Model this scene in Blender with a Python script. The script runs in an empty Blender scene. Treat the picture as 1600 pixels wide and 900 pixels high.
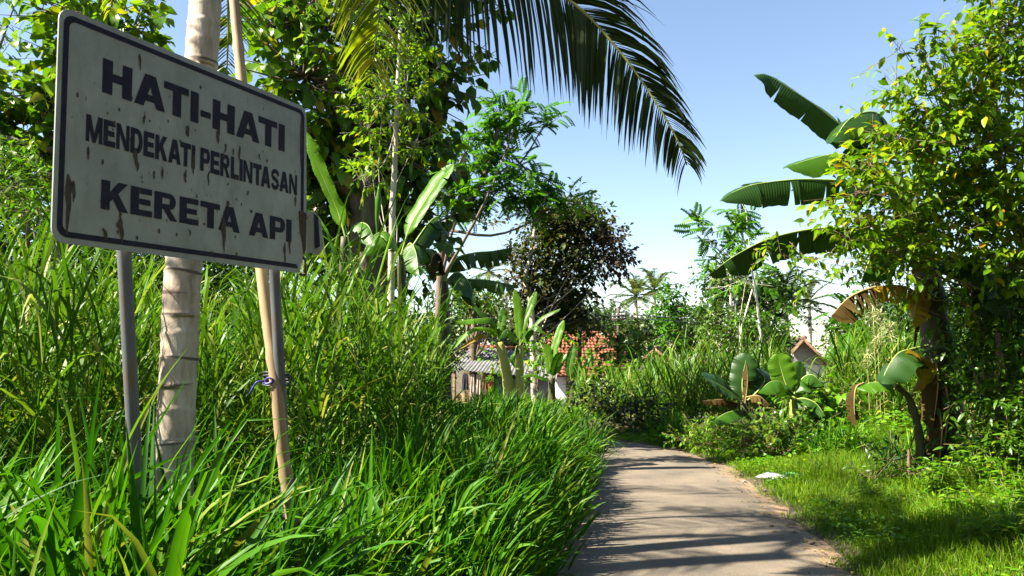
import bpy, math
import numpy as np

# ------------------------------------------------------------------ camera, sky, sun, exposure
scene = bpy.context.scene
FPX = 1204.0                       # focal length in pixels of the 1600 px wide photograph
HORIZON = 555.0
CAM = np.array([0.0, 0.0, 1.55])
PITCH = math.atan((HORIZON - 450.0) / FPX)
cam_data = bpy.data.cameras.new("camera")
cam_data.sensor_width = 36.0
cam_data.lens = 36.0 * FPX / 1600.0
cam_data.clip_start = 0.05
cam_data.clip_end = 3000.0
camera = bpy.data.objects.new("camera", cam_data)
scene.collection.objects.link(camera)
camera.location = CAM
camera.rotation_euler = (math.pi / 2 + PITCH, 0, 0)
scene.camera = camera

SUN_EL = math.radians(47)
SUN_BEHIND = math.radians(14)      # the sun stands on the left, a little behind the photographer
sun_vec = np.array([-math.cos(SUN_BEHIND) * math.cos(SUN_EL), -math.sin(SUN_BEHIND) * math.cos(SUN_EL), math.sin(SUN_EL)])
world = bpy.data.worlds.new("World")
scene.world = world
world.use_nodes = True
wn = world.node_tree.nodes
wl = world.node_tree.links
bg = wn["Background"]
sky = wn.new("ShaderNodeTexSky")
sky.sky_type = 'NISHITA'
sky.sun_disc = False
sky.sun_elevation = SUN_EL
sky.sun_rotation = math.atan2(sun_vec[0], sun_vec[1])
sky.altitude = 0
sky.air_density = 1.0
sky.dust_density = 0.45
sky.ozone_density = 0.35
wl.new(sky.outputs[0], bg.inputs[0])
bg.inputs[1].default_value = 0.051
sun_data = bpy.data.lights.new("sun", 'SUN')
sun_data.energy = 5.0
sun_data.angle = math.radians(0.53)
sun_data.color = (1.0, 0.93, 0.78)
sun = bpy.data.objects.new("sun", sun_data)
scene.collection.objects.link(sun)
from mathutils import Vector, Matrix
sun.rotation_euler = Vector(-sun_vec).to_track_quat('-Z', 'Y').to_euler()
scene.view_settings.view_transform = 'Standard'
scene.view_settings.look = 'None'
scene.view_settings.gamma = 1.0
scene.view_settings.use_curve_mapping = False
scene.view_settings.exposure = 2.32
scene.render.film_transparent = False
try:
    scene.cycles.max_bounces = 8
    scene.cycles.diffuse_bounces = 3
    scene.cycles.transmission_bounces = 6
    scene.cycles.transparent_max_bounces = 4
except Exception:
    pass

# ------------------------------------------------------------------ helpers
rng = np.random.default_rng(11)
COL = scene.collection.objects
U = np.array([0, -math.sin(PITCH), math.cos(PITCH)])
F = np.array([0, math.cos(PITCH), math.sin(PITCH)])
ORIG = {}

def P(px, py, Y):
    """world point seen at photo pixel (px, py), standing Y metres in front of the camera"""
    d = F + np.array([1.0, 0, 0]) * (px - 800) / FPX + U * (450 - py) / FPX
    return CAM + d * (Y / d[1])

def M(px, Y):
    return px / FPX * Y

def norm(v):
    v = np.asarray(v, float)
    return v / np.maximum(np.linalg.norm(v, axis=-1, keepdims=True), 1e-9)

def rnd(a, b, n=None):
    return rng.uniform(a, b, n)

def tag(o, label=None, cat=None, group=None, kind=None):
    if label: o["label"] = label
    if cat: o["category"] = cat
    if group: o["group"] = group
    if kind: o["kind"] = kind
    return o

def thing(name, loc, label, cat, group=None):
    o = bpy.data.objects.new(name, None)
    o.empty_display_size = 0.2
    COL.link(o)
    o.location = loc
    ORIG[o.name] = np.array(loc, float)
    return tag(o, label, cat, group)

def mesh_data(name, V, faces, mats, attrs=None, smooth=True, midx=None):
    """faces: list of int arrays, each (m,3) or (m,4)"""
    if not isinstance(faces, (list, tuple)): faces = [faces]
    faces = [np.asarray(f, np.int64) for f in faces if len(f)]
    me = bpy.data.meshes.new(name)
    V = np.asarray(V, np.float32).reshape(-1, 3)
    me.vertices.add(len(V))
    me.vertices.foreach_set("co", V.ravel())
    loops = np.concatenate([f.ravel() for f in faces]).astype(np.int32)
    tot = np.concatenate([np.full(len(f), f.shape[1]) for f in faces]).astype(np.int32)
    start = np.concatenate([[0], np.cumsum(tot)[:-1]]).astype(np.int32)
    me.loops.add(len(loops))
    me.loops.foreach_set("vertex_index", loops)
    me.polygons.add(len(tot))
    me.polygons.foreach_set("loop_start", start)
    me.polygons.foreach_set("loop_total", tot)
    me.polygons.foreach_set("use_smooth", np.full(len(tot), smooth))
    if not isinstance(mats, (list, tuple)): mats = [mats]
    for m in mats: me.materials.append(m)
    if midx is not None: me.polygons.foreach_set("material_index", np.asarray(midx, np.int32))
    for k, a in (attrs or {}).items():
        a = np.asarray(a, np.float32)
        if a.ndim == 1:
            at = me.attributes.new(k, 'FLOAT', 'POINT'); at.data.foreach_set("value", a)
        else:
            at = me.attributes.new(k, 'FLOAT_VECTOR', 'POINT'); at.data.foreach_set("vector", a.ravel())
    me.update(calc_edges=True)
    me.validate()
    return me

def mk(name, V, faces, mats, parent=None, attrs=None, smooth=True, midx=None):
    V = np.asarray(V, float).reshape(-1, 3)
    o0 = ORIG[parent.name] if parent is not None else np.zeros(3)
    o = bpy.data.objects.new(name, mesh_data(name, V - o0, faces, mats, attrs, smooth, midx))
    COL.link(o)
    ORIG[o.name] = o0
    if parent is not None: o.parent = parent
    return o

class Buf:
    """collects several pieces of geometry that make ONE part"""
    def __init__(s): s.V = []; s.F = []; s.R = []; s.n = 0
    def add(s, V, faces, r=None):
        V = np.asarray(V, float).reshape(-1, 3)
        if not isinstance(faces, (list, tuple)): faces = [faces]
        s.V.append(V)
        for f in faces:
            if len(f): s.F.append(np.asarray(f, np.int64) + s.n)
        s.R.append(np.full(len(V), rng.random()) if r is None else np.broadcast_to(np.asarray(r, float), (len(V),)))
        s.n += len(V)
        return s
    def build(s, name, mat, parent=None, smooth=True):
        return mk(name, np.concatenate(s.V), s.F, mat, parent, {"rnd": np.concatenate(s.R)}, smooth)

def spline(pts, n):
    """Catmull-Rom through pts, resampled evenly"""
    p = np.asarray(pts, float)
    q = np.vstack([2 * p[0] - p[1], p, 2 * p[-1] - p[-2]])
    out = []
    for i in range(1, len(q) - 2):
        t = np.linspace(0, 1, 24, endpoint=False)[:, None]
        a, b, c, d = q[i - 1], q[i], q[i + 1], q[i + 2]
        out.append(0.5 * (2 * b + (c - a) * t + (2 * a - 5 * b + 4 * c - d) * t ** 2 + (3 * b - a - 3 * c + d) * t ** 3))
    out = np.vstack(out + [p[-1:]])
    L = np.concatenate([[0], np.cumsum(np.linalg.norm(np.diff(out, axis=0), axis=1))])
    s = np.linspace(0, L[-1], n)
    return np.stack([np.interp(s, L, out[:, k]) for k in range(3)], 1)

def tube(pts, rad, sides=8, cap=True):
    p = np.asarray(pts, float); n = len(p)
    rad = np.broadcast_to(np.asarray(rad, float), (n,))
    t = norm(np.gradient(p, axis=0))
    ref = np.array([0, 0, 1.0]) if abs(t[:, 2]).mean() < 0.8 else np.array([0, 1.0, 0])
    s = norm(np.cross(t, ref)); u = np.cross(s, t)
    a = np.linspace(0, 2 * math.pi, sides, endpoint=False)
    V = p[:, None] + rad[:, None, None] * (np.cos(a)[None, :, None] * s[:, None] + np.sin(a)[None, :, None] * u[:, None])
    i = np.arange(n - 1)[:, None] * sides; j = np.arange(sides)[None]; k = (j + 1) % sides
    Q = np.stack([i + j, i + k, i + sides + k, i + sides + j], -1).reshape(-1, 4)
    V = V.reshape(-1, 3)
    fs = [Q]
    if cap:
        V = np.vstack([V, p[:1], p[-1:]])
        c0, c1 = n * sides, n * sides + 1
        jj = np.arange(sides); kk = (jj + 1) % sides; b = (n - 1) * sides
        fs.append(np.stack([kk, jj, np.full(sides, c0)], 1))
        fs.append(np.stack([b + jj, b + kk, np.full(sides, c1)], 1))
    return V, fs

def box(c, size, ax=None):
    h = np.asarray(size, float) / 2
    V = np.array([[x, y, z] for x in (-1, 1) for y in (-1, 1) for z in (-1, 1)], float) * h
    if ax is not None: V = V @ np.asarray(ax)
    Q = np.array([[0, 1, 3, 2], [4, 6, 7, 5], [0, 4, 5, 1], [2, 3, 7, 6], [0, 2, 6, 4], [1, 5, 7, 3]])
    return V + np.asarray(c, float), Q

def ribbon(root, d0, L, W, grav, nseg=5, fold=0.0, twist=0.6, side=None, prof=None, power=1.4, flutter=0.0):
    """long leaf blades: N strips that start along d0 and bow under their weight"""
    N = len(root)
    s = np.linspace(0, 1, nseg + 1)
    d0 = norm(d0)
    L = np.broadcast_to(L, (N,)); W = np.broadcast_to(W, (N,)); grav = np.broadcast_to(grav, (N,))
    d = d0[:, None] + grav[:, None, None] * (s ** power)[None, :, None] * np.array([0, 0, -1.0])
    if flutter: d = d + rng.normal(0, flutter, d.shape) * s[None, :, None]
    d = norm(d)
    step = d[:, :-1] * (L / nseg)[:, None, None]
    c = np.concatenate([root[:, None], root[:, None] + np.cumsum(step, 1)], 1)
    if side is None:
        side = np.cross(d0, np.array([0, 0, 1.0])) + 1e-4
        a = rng.normal(0, twist, N)
        side = norm(side)
        b = np.cross(side, d0)
        side = side * np.cos(a)[:, None] + b * np.sin(a)[:, None]
    sd = side[:, None] - (side[:, None] * d).sum(-1, keepdims=True) * d
    sd = norm(sd)
    if prof is None: prof = np.minimum(1, 0.45 + s * 2.2) * (1 - s ** 2.6)
    prof = np.maximum(prof, 0.02)
    w = 0.5 * W[:, None, None] * prof[None, :, None]
    if fold:
        nn = np.cross(sd, d)
        V = np.stack([c - sd * w + nn * w * fold, c, c + sd * w + nn * w * fold], 2)
        m = 3
    else:
        V = np.stack([c - sd * w, c + sd * w], 2); m = 2
    base = (np.arange(N) * (nseg + 1) * m)[:, None, None]
    i = (np.arange(nseg) * m)[None, :, None]; j = np.arange(m - 1)[None, None]
    a = base + i + j
    Q = np.stack([a, a + 1, a + m + 1, a + m], -1).reshape(-1, 4)
    r = np.repeat(rng.random(N), (nseg + 1) * m)
    along = np.tile(np.repeat(s, m), N)
    return V.reshape(-1, 3), Q, r, along

def instances(tv, tf, pos, rot, scale):
    """copies of a small leaf template: rot (N,3,3) rows = local x,y,z axes"""
    N = len(pos); n = len(tv)
    sc = np.asarray(scale, float)
    sc = sc[:, None, None] if sc.ndim == 1 else sc[:, None, :]
    V = np.einsum('nij,njk->nik', np.broadcast_to(tv, (N, n, 3)) * sc, rot) + pos[:, None]
    fs = [(f[None] + (np.arange(N) * n)[:, None, None]).reshape(-1, f.shape[1]) for f in tf]
    return V.reshape(-1, 3), fs, np.repeat(rng.random(N), n)

def leaf_frames(d, roll=0.5):
    """frames for leaves pointing along d with their faces roughly up"""
    d = norm(d); N = len(d)
    s = norm(np.cross(d, np.array([0, 0, 1.0])) + rng.normal(0, 1e-3, (N, 3)))
    n = np.cross(s, d)
    a = rng.normal(0, roll, N)[:, None]
    s2 = s * np.cos(a) + n * np.sin(a)
    n2 = np.cross(s2, d)
    return np.stack([s2, d, n2], 1)

# leaf templates (y is the tip direction, length 1)
def leaf_template(width, rows=4, fold=0.18, droop=0.25, tip=1.6, wav=0.0):
    s = np.linspace(0, 1, rows + 1)
    w = width * np.sin(math.pi * np.clip(s, 0, 1) ** (1 / tip * 1.1)) ** 0.8 * 0.5
    w[0] = w[-1] = 0.004
    z = -droop * s ** 2
    V = []
    for i in range(rows + 1):
        wz = fold * w[i] + (wav * (-1) ** i * w[i])
        V += [[-w[i], s[i], z[i] + wz], [0, s[i], z[i]], [w[i], s[i], z[i] + wz]]
    i = np.arange(rows)[:, None] * 3; j = np.arange(2)[None]
    a = i + j
    return np.array(V), [np.stack([a, a + 1, a + 4, a + 3], -1).reshape(-1, 4)]
T_BROAD = leaf_template(0.72, 4, 0.22, 0.35, wav=0.12)
T_OVAL = leaf_template(0.5, 3, 0.25, 0.2)
T_SLIM = leaf_template(0.3, 3, 0.2, 0.25)
T_CARD = leaf_template(0.62, 2, 0.25, 0.15)
def feather_template(pairs=8, pl=0.36, pw=0.085):
    V = []; Q = []
    for i in range(pairs):
        y = 0.12 + 0.86 * i / (pairs - 1)
        for sg in (-1, 1):
            l = pl * (1 - 0.5 * abs(i / (pairs - 1) - 0.35))
            tx, ty = sg * l, y + l * 0.35
            z = -0.25 * y * y
            b = len(V)
            V += [[0, y, z], [tx * .5 + sg * .0, (y + ty) / 2 - pw, z + .02], [tx, ty, z - .09], [tx * .5, (y + ty) / 2 + pw, z + .02]]
            Q.append([b, b + 1, b + 2, b + 3])
    b = len(V)
    V += [[-.008, 0, 0], [.008, 0, 0], [.004, 1, -.25], [-.004, 1, -.25]]
    Q.append([b, b + 1, b + 2, b + 3])
    return np.array(V), [np.array(Q)]
T_FEATHER = feather_template()

# ------------------------------------------------------------------ materials
def nodes_of(name):
    m = bpy.data.materials.new(name)
    m.use_nodes = True
    nt = m.node_tree
    return m, nt, nt.nodes["Principled BSDF"], nt.nodes["Material Output"]

def ramp_node(nt, stops, interp='LINEAR'):
    r = nt.nodes.new("ShaderNodeValToRGB")
    r.color_ramp.interpolation = interp
    e = r.color_ramp.elements
    while len(e) < len(stops): e.new(0.5)
    for k, (p, c) in enumerate(stops):
        e[k].position = p
        e[k].color = (c[0], c[1], c[2], 1)
    return r

def noise_node(nt, scale, detail=4, rough=0.6, coord=None, stretch=None):
    t = nt.nodes.new("ShaderNodeTexNoise")
    t.inputs["Scale"].default_value = scale
    t.inputs["Detail"].default_value = detail
    t.inputs["Roughness"].default_value = rough
    tc = nt.nodes.new("ShaderNodeTexCoord")
    src = tc.outputs["Object"] if coord is None else coord
    if stretch:
        mp = nt.nodes.new("ShaderNodeMapping")
        mp.inputs["Scale"].default_value = stretch
        nt.links.new(src, mp.inputs["Vector"]); src = mp.outputs[0]
    nt.links.new(src, t.inputs["Vector"])
    return t

def mixc(nt, fac, a, b, mode='MIX'):
    x = nt.nodes.new("ShaderNodeMix")
    x.data_type = 'RGBA'; x.blend_type = mode
    for sock, v in ((x.inputs[0], fac), (x.inputs[6], a), (x.inputs[7], b)):
        if isinstance(v, (int, float)): sock.default_value = v
        elif isinstance(v, tuple): sock.default_value = (v[0], v[1], v[2], 1)
        else: nt.links.new(v, sock)
    return x.outputs[2]

def mathn(nt, op, a, b=0.0, c=None):
    x = nt.nodes.new("ShaderNodeMath"); x.operation = op
    for k, v in enumerate((a, b, c)):
        if v is None: continue
        if isinstance(v, (int, float)): x.inputs[k].default_value = v
        else: nt.links.new(v, x.inputs[k])
    return x.outputs[0]

def attr(nt, name):
    a = nt.nodes.new("ShaderNodeAttribute"); a.attribute_name = name
    return a

def leaf_mat(name, stops, trans=0.35, rough=0.42, spec=0.5, vein=None, nscale=2.5, tgain=(1.25, 1.35, 0.5)):
    """leaf shader: each leaf picks its own colour; light passes through the blade"""
    m, nt, pb, out = nodes_of(name)
    a = attr(nt, "rnd"); oi = nt.nodes.new("ShaderNodeObjectInfo")
    f = mathn(nt, 'FRACT', mathn(nt, 'ADD', a.outputs["Fac"], oi.outputs["Random"]))
    r = ramp_node(nt, stops); nt.links.new(f, r.inputs[0])
    n = noise_node(nt, nscale, 3)
    nr = ramp_node(nt, [(0.3, (0.72, 0.72, 0.72)), (0.7, (1.2, 1.15, 1.1))]); nt.links.new(n.outputs["Fac"], nr.inputs[0])
    col = mixc(nt, 1.0, r.outputs[0], nr.outputs[0], 'MULTIPLY')
    col = mixc(nt, 1.0, col, (.66, .76, .48), 'MULTIPLY')
    if vein:
        uv = attr(nt, "st")
        w = nt.nodes.new("ShaderNodeTexWave"); w.bands_direction = 'Y'
        w.inputs["Scale"].default_value = vein; w.inputs["Distortion"].default_value = 1.0; w.inputs["Detail"].default_value = 1
        nt.links.new(uv.outputs["Vector"], w.inputs["Vector"])
        col = mixc(nt, mathn(nt, 'MULTIPLY', w.outputs["Fac"], 0.35), col, mixc(nt, 1.0, col, (1.7, 1.5, 1.2), 'MULTIPLY'))
        bp = nt.nodes.new("ShaderNodeBump"); bp.inputs["Strength"].default_value = 0.25; bp.inputs["Distance"].default_value = 0.01
        nt.links.new(w.outputs["Fac"], bp.inputs["Height"]); nt.links.new(bp.outputs[0], pb.inputs["Normal"])
    nt.links.new(col, pb.inputs["Base Color"])
    pb.inputs["Roughness"].default_value = rough
    pb.inputs["Specular IOR Level"].default_value = spec * .5
    tr = nt.nodes.new("ShaderNodeBsdfTranslucent")
    nt.links.new(mixc(nt, 1.0, col, tgain, 'MULTIPLY'), tr.inputs["Color"])
    mx = nt.nodes.new("ShaderNodeMixShader"); mx.inputs[0].default_value = trans
    nt.links.new(pb.outputs[0], mx.inputs[1]); nt.links.new(tr.outputs[0], mx.inputs[2])
    nt.links.new(mx.outputs[0], out.inputs["Surface"])
    return m

def plain_mat(name, c0, c1, scale=6, rough=0.8, bump=0.3, dist=0.01, stretch=None, metallic=0.0, detail=5, c2=None, spec=0.3):
    m, nt, pb, out = nodes_of(name)
    n = noise_node(nt, scale, detail, 0.65, stretch=stretch)
    st = [(0.32, c0), (0.68, c1)] if c2 is None else [(0.3, c0), (0.55, c1), (0.68, c2)]
    r = ramp_node(nt, st); nt.links.new(n.outputs["Fac"], r.inputs[0])
    nt.links.new(r.outputs[0], pb.inputs["Base Color"])
    pb.inputs["Roughness"].default_value = rough
    pb.inputs["Metallic"].default_value = metallic
    pb.inputs["Specular IOR Level"].default_value = spec
    if bump:
        n2 = noise_node(nt, scale * 3, 6, 0.7, stretch=stretch)
        b = nt.nodes.new("ShaderNodeBump"); b.inputs["Strength"].default_value = bump; b.inputs["Distance"].default_value = dist
        nt.links.new(n2.outputs["Fac"], b.inputs["Height"]); nt.links.new(b.outputs[0], pb.inputs["Normal"])
    return m

G = lambda *c: c
MAT = {}
MAT['grass'] = leaf_mat('fresh_grass', [(0, G(.026, .105, .007)), (.35, G(.045, .150, .008)), (.8, G(.090, .220, .011)), (.96, G(.19, .26, .03)), (1, G(.30, .27, .10))], .36, .45, .28)
MAT['tall'] = leaf_mat('elephant_grass', [(0, G(0.047, 0.129, 0.0090)), (.45, G(0.084, 0.185, 0.0110)), (.8, G(0.146, 0.246, 0.0220)), (.93, G(0.246, 0.291, 0.0700)), (1, G(0.426, 0.370, 0.1600))], .34, .45, .3)
MAT['straw'] = leaf_mat('dry_grass', [(0, G(.25, .20, .09)), (.5, G(.36, .30, .15)), (1, G(.20, .20, .06))], .2, .6, .2)
MAT['lawn'] = leaf_mat('lawn_grass', [(0, G(0.090, 0.189, 0.0060)), (.5, G(0.153, 0.261, 0.0080)), (.9, G(0.207, 0.297, 0.0140)), (1, G(0.270, 0.243, 0.1000))], .35, .45, .4)
MAT['herb'] = leaf_mat('weed_leaf', [(0, G(0.069, 0.188, 0.0090)), (.5, G(0.119, 0.275, 0.0120)), (.92, G(0.213, 0.350, 0.0180)), (1, G(0.413, 0.325, 0.0300))], .38, .42, .4)
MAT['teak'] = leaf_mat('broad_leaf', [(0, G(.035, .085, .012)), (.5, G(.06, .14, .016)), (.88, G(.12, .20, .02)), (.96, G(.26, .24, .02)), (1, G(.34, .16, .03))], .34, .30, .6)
MAT['teakbright'] = leaf_mat('sunny_broad_leaf', [(0, G(0.078, 0.169, 0.0120)), (.5, G(0.130, 0.247, 0.0140)), (.88, G(0.234, 0.325, 0.0180)), (.975, G(0.390, 0.338, 0.0200)), (1, G(0.442, 0.208, 0.0300))], .42, .32, .5)  # brighter copy of the broad leaf, sunlight put into the colour
MAT['tree'] = leaf_mat('tree_leaf', [(0, G(0.044, 0.112, 0.0120)), (.55, G(0.075, 0.175, 0.0160)), (.9, G(0.138, 0.237, 0.0200)), (1, G(0.275, 0.250, 0.0300))], .34, .36, .5)
MAT['dark'] = leaf_mat('dark_leaf', [(0, G(.022, .055, .014)), (.6, G(.038, .085, .016)), (1, G(.075, .12, .02))], .26, .35, .5)
MAT['feather'] = leaf_mat('feathery_leaf', [(0, G(0.046, 0.149, 0.0160)), (.55, G(0.086, 0.230, 0.0180)), (1, G(0.149, 0.310, 0.0200))], .48, .45, .3)
MAT['russet'] = leaf_mat('russet_leaf', [(0, G(.030, .050, .014)), (.35, G(.048, .078, .016)), (.6, G(.095, .062, .022)), (.85, G(.06, .10, .018)), (1, G(.20, .12, .03))], .3, .5, .3)
MAT['purple'] = leaf_mat('purple_leaf', [(0, G(.050, .036, .052)), (.6, G(.085, .055, .065)), (1, G(.10, .085, .05))], .25, .5, .3)
MAT['vine'] = leaf_mat('vine_leaf', [(0, G(0.069, 0.156, 0.0080)), (.4, G(0.150, 0.275, 0.0100)), (.85, G(0.300, 0.400, 0.0120)), (.94, G(0.400, 0.400, 0.0150)), (.98, G(0.525, 0.338, 0.0120)), (1, G(0.425, 0.163, 0.0200))], .48, .42, .3)
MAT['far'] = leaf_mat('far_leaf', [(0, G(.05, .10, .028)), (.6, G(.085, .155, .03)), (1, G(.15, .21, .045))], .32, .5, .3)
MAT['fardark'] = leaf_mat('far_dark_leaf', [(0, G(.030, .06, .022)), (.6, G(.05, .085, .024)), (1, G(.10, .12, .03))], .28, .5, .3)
MAT['lime'] = leaf_mat('lime_leaf', [(0, G(.05, .16, .012)), (1, G(.09, .24, .015))], .38, .45, .3)
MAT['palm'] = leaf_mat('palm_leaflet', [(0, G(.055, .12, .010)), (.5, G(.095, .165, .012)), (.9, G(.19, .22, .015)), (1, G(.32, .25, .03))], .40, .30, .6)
MAT['palmdark'] = leaf_mat('shaded_palm_leaflet', [(0, G(.022, .042, .014)), (1, G(.040, .062, .020))], .14, .5, .3)  # darker copy of the palm leaflet, crown shade put into the colour
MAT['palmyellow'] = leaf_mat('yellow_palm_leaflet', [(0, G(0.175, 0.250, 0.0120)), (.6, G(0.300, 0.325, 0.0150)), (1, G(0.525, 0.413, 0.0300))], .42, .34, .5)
MAT['farpalm'] = leaf_mat('far_palm_leaflet', [(0, G(.075, .115, .035)), (.6, G(.12, .16, .05)), (1, G(.26, .26, .10))], .3, .4, .5)
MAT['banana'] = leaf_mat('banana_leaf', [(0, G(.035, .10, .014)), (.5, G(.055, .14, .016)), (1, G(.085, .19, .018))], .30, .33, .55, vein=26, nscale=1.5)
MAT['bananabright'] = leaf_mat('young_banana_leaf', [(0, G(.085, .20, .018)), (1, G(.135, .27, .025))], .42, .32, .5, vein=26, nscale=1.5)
MAT['bananadark'] = leaf_mat('dark_banana_leaf', [(0, G(.022, .060, .018)), (1, G(.034, .085, .020))], .16, .36, .6, vein=26, nscale=1.5)  # dark green copy, shade on the leaf undersides put into the colour
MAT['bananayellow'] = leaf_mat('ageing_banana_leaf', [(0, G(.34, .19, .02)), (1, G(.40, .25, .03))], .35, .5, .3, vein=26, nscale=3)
MAT['bananadead'] = leaf_mat('dead_banana_leaf', [(0, G(.050, .030, .017)), (1, G(.105, .062, .03))], .15, .8, .1, vein=22, nscale=4)
MAT['midrib'] = plain_mat('leaf_midrib', (.16, .24, .05), (.26, .32, .09), 5, .5, 0)
MAT['drymidrib'] = plain_mat('dry_midrib', (.22, .14, .06), (.34, .24, .10), 5, .7, 0)
MAT['rachis'] = plain_mat('palm_rachis', (.13, .15, .03), (.24, .24, .06), 6, .5, 0)
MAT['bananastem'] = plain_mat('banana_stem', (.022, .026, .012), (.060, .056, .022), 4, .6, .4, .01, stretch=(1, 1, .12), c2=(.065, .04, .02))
MAT['bananastemlit'] = plain_mat('lit_banana_stem', (.18, .22, .05), (.36, .32, .07), 4, .55, .3, .01, stretch=(1, 1, .15))  # lit copy of the banana stem, sunlight put into the colour
MAT['bark'] = plain_mat('grey_brown_bark', (.07, .05, .035), (.17, .13, .095), 5, .9, .6, .02, stretch=(1, 1, .3))
MAT['palebark'] = plain_mat('pale_bark', (.30, .26, .20), (.52, .46, .37), 4, .85, .4, .01, stretch=(1, 1, .4))
MAT['whitebark'] = plain_mat('white_bark', (.46, .42, .34), (.68, .63, .54), 4, .8, .3, .008, stretch=(1, 1, .4))
MAT['twig'] = plain_mat('twig', (.08, .055, .03), (.18, .12, .07), 8, .9, 0)
MAT['stalk'] = plain_mat('grass_stalk', (.13, .18, .04), (.28, .26, .10), 6, .6, 0)
MAT['soil'] = plain_mat('soil', (.035, .028, .016), (.085, .065, .038), 1.6, .95, .6, .05, c2=(.05, .065, .018))
MAT['steel'] = plain_mat('galvanised_pipe', (.05, .055, .065), (.11, .115, .125), 9, .55, .15, .003, stretch=(1, 1, .3), metallic=.35, c2=(.13, .085, .055))
MAT['bamboo'] = plain_mat('old_bamboo', (.20, .135, .07), (.36, .26, .145), 5, .6, .2, .004, stretch=(1, 1, .12))
MAT['black'] = plain_mat('black_paint', (.012, .014, .024), (.022, .024, .034), 30, .6, 0, spec=.12)
MAT['rust'] = plain_mat('rust', (.030, .026, .020), (.075, .058, .042), 40, .85, .3, .001)
MAT['wire'] = plain_mat('wire', (.02, .02, .03), (.04, .04, .05), 10, .5, 0)
MAT['bluecord'] = plain_mat('blue_cord', (.02, .02, .16), (.06, .05, .32), 30, .5, 0)
MAT['concrete'] = plain_mat('whitewash', (.62, .60, .56), (.80, .79, .76), 3, .9, .2, .01)
MAT['greywall'] = plain_mat('grey_plaster', (.30, .29, .28), (.42, .41, .39), 3, .9, .2, .01)
MAT['bluewall'] = plain_mat('blue_sheet', (.08, .17, .30), (.14, .26, .42), 3, .7, .1, .01)
MAT['wood'] = plain_mat('old_wood', (.10, .055, .03), (.24, .14, .08), 5, .85, .3, .01, stretch=(1, 1, .2))
MAT['darkwood'] = plain_mat('dark_wood', (.035, .022, .015), (.08, .05, .03), 5, .9, .3, .01)
MAT['asbestos'] = plain_mat('weathered_sheet', (.07, .07, .075), (.19, .19, .195), 2.2, .9, .2, .01, c2=(.12, .115, .105))
MAT['tile'] = plain_mat('clay_tile', (.15, .050, .026), (.25, .095, .048), 5, .85, .15, .01, c2=(.19, .09, .055))
MAT['browntile'] = plain_mat('old_clay_tile', (.07, .045, .032), (.15, .095, .065), 5, .85, .15, .01)
MAT['redcloth'] = plain_mat('red_cloth', (.45, .06, .05), (.6, .12, .09), 5, .9, 0)
MAT['creamcloth'] = plain_mat('cream_cloth', (.45, .38, .30), (.6, .5, .42), 5, .9, 0)
MAT['darkcloth'] = plain_mat('dark_cloth', (.03, .03, .05), (.06, .05, .06), 5, .9, 0)
MAT['poledark'] = plain_mat('dark_pole', (.05, .038, .03), (.12, .085, .06), 5, .8, .2, .01)
MAT['porcelain'] = plain_mat('insulator', (.6, .6, .58), (.75, .75, .72), 5, .4, 0)
MAT['plastic'] = plain_mat('white_plastic', (.30, .31, .32), (.42, .43, .44), 8, .45, 0)
MAT['litter'] = leaf_mat('leaf_litter', [(0, G(.10, .06, .03)), (.5, G(.25, .16, .07)), (1, G(.38, .28, .12))], .1, .8, .1)
MAT['plume'] = leaf_mat('seed_plume', [(0, G(.38, .34, .30)), (1, G(.55, .50, .45))], .3, .8, .1)

def glass_green():
    m, nt, pb, out = nodes_of('green_bottle_plastic')
    pb.inputs["Base Color"].default_value = (.03, .42, .20, 1)
    pb.inputs["Roughness"].default_value = .15
    pb.inputs["Transmission Weight"].default_value = .6
    return m
MAT['green'] = glass_green()

def trunk_mat():
    m, nt, pb, out = nodes_of('ringed_palm_bark')
    n = noise_node(nt, 9, 6, .7, stretch=(1, 1, .25))
    r = ramp_node(nt, [(.28, (.17, .12, .085)), (.5, (.40, .31, .23)), (.72, (.60, .51, .42))]); nt.links.new(n.outputs["Fac"], r.inputs[0])
    a = attr(nt, "ring")
    nn = noise_node(nt, 14, 3)
    f = mathn(nt, 'SUBTRACT', a.outputs["Fac"], mathn(nt, 'MULTIPLY', nn.outputs["Fac"], .55))
    f = mathn(nt, 'MULTIPLY', f, 3.0)
    cl = nt.nodes.new("ShaderNodeClamp"); nt.links.new(f, cl.inputs[0])
    col = mixc(nt, cl.outputs[0], r.outputs[0], (.10, .07, .05))
    nt.links.new(col, pb.inputs["Base Color"]); pb.inputs["Roughness"].default_value = .85
    n2 = noise_node(nt, 40, 6, .7, stretch=(1, 1, .35))
    b = nt.nodes.new("ShaderNodeBump"); b.inputs["Strength"].default_value = .45; b.inputs["Distance"].default_value = .008
    nt.links.new(n2.outputs["Fac"], b.inputs["Height"]); nt.links.new(b.outputs[0], pb.inputs["Normal"])
    return m
MAT['ringbark'] = trunk_mat()

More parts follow.
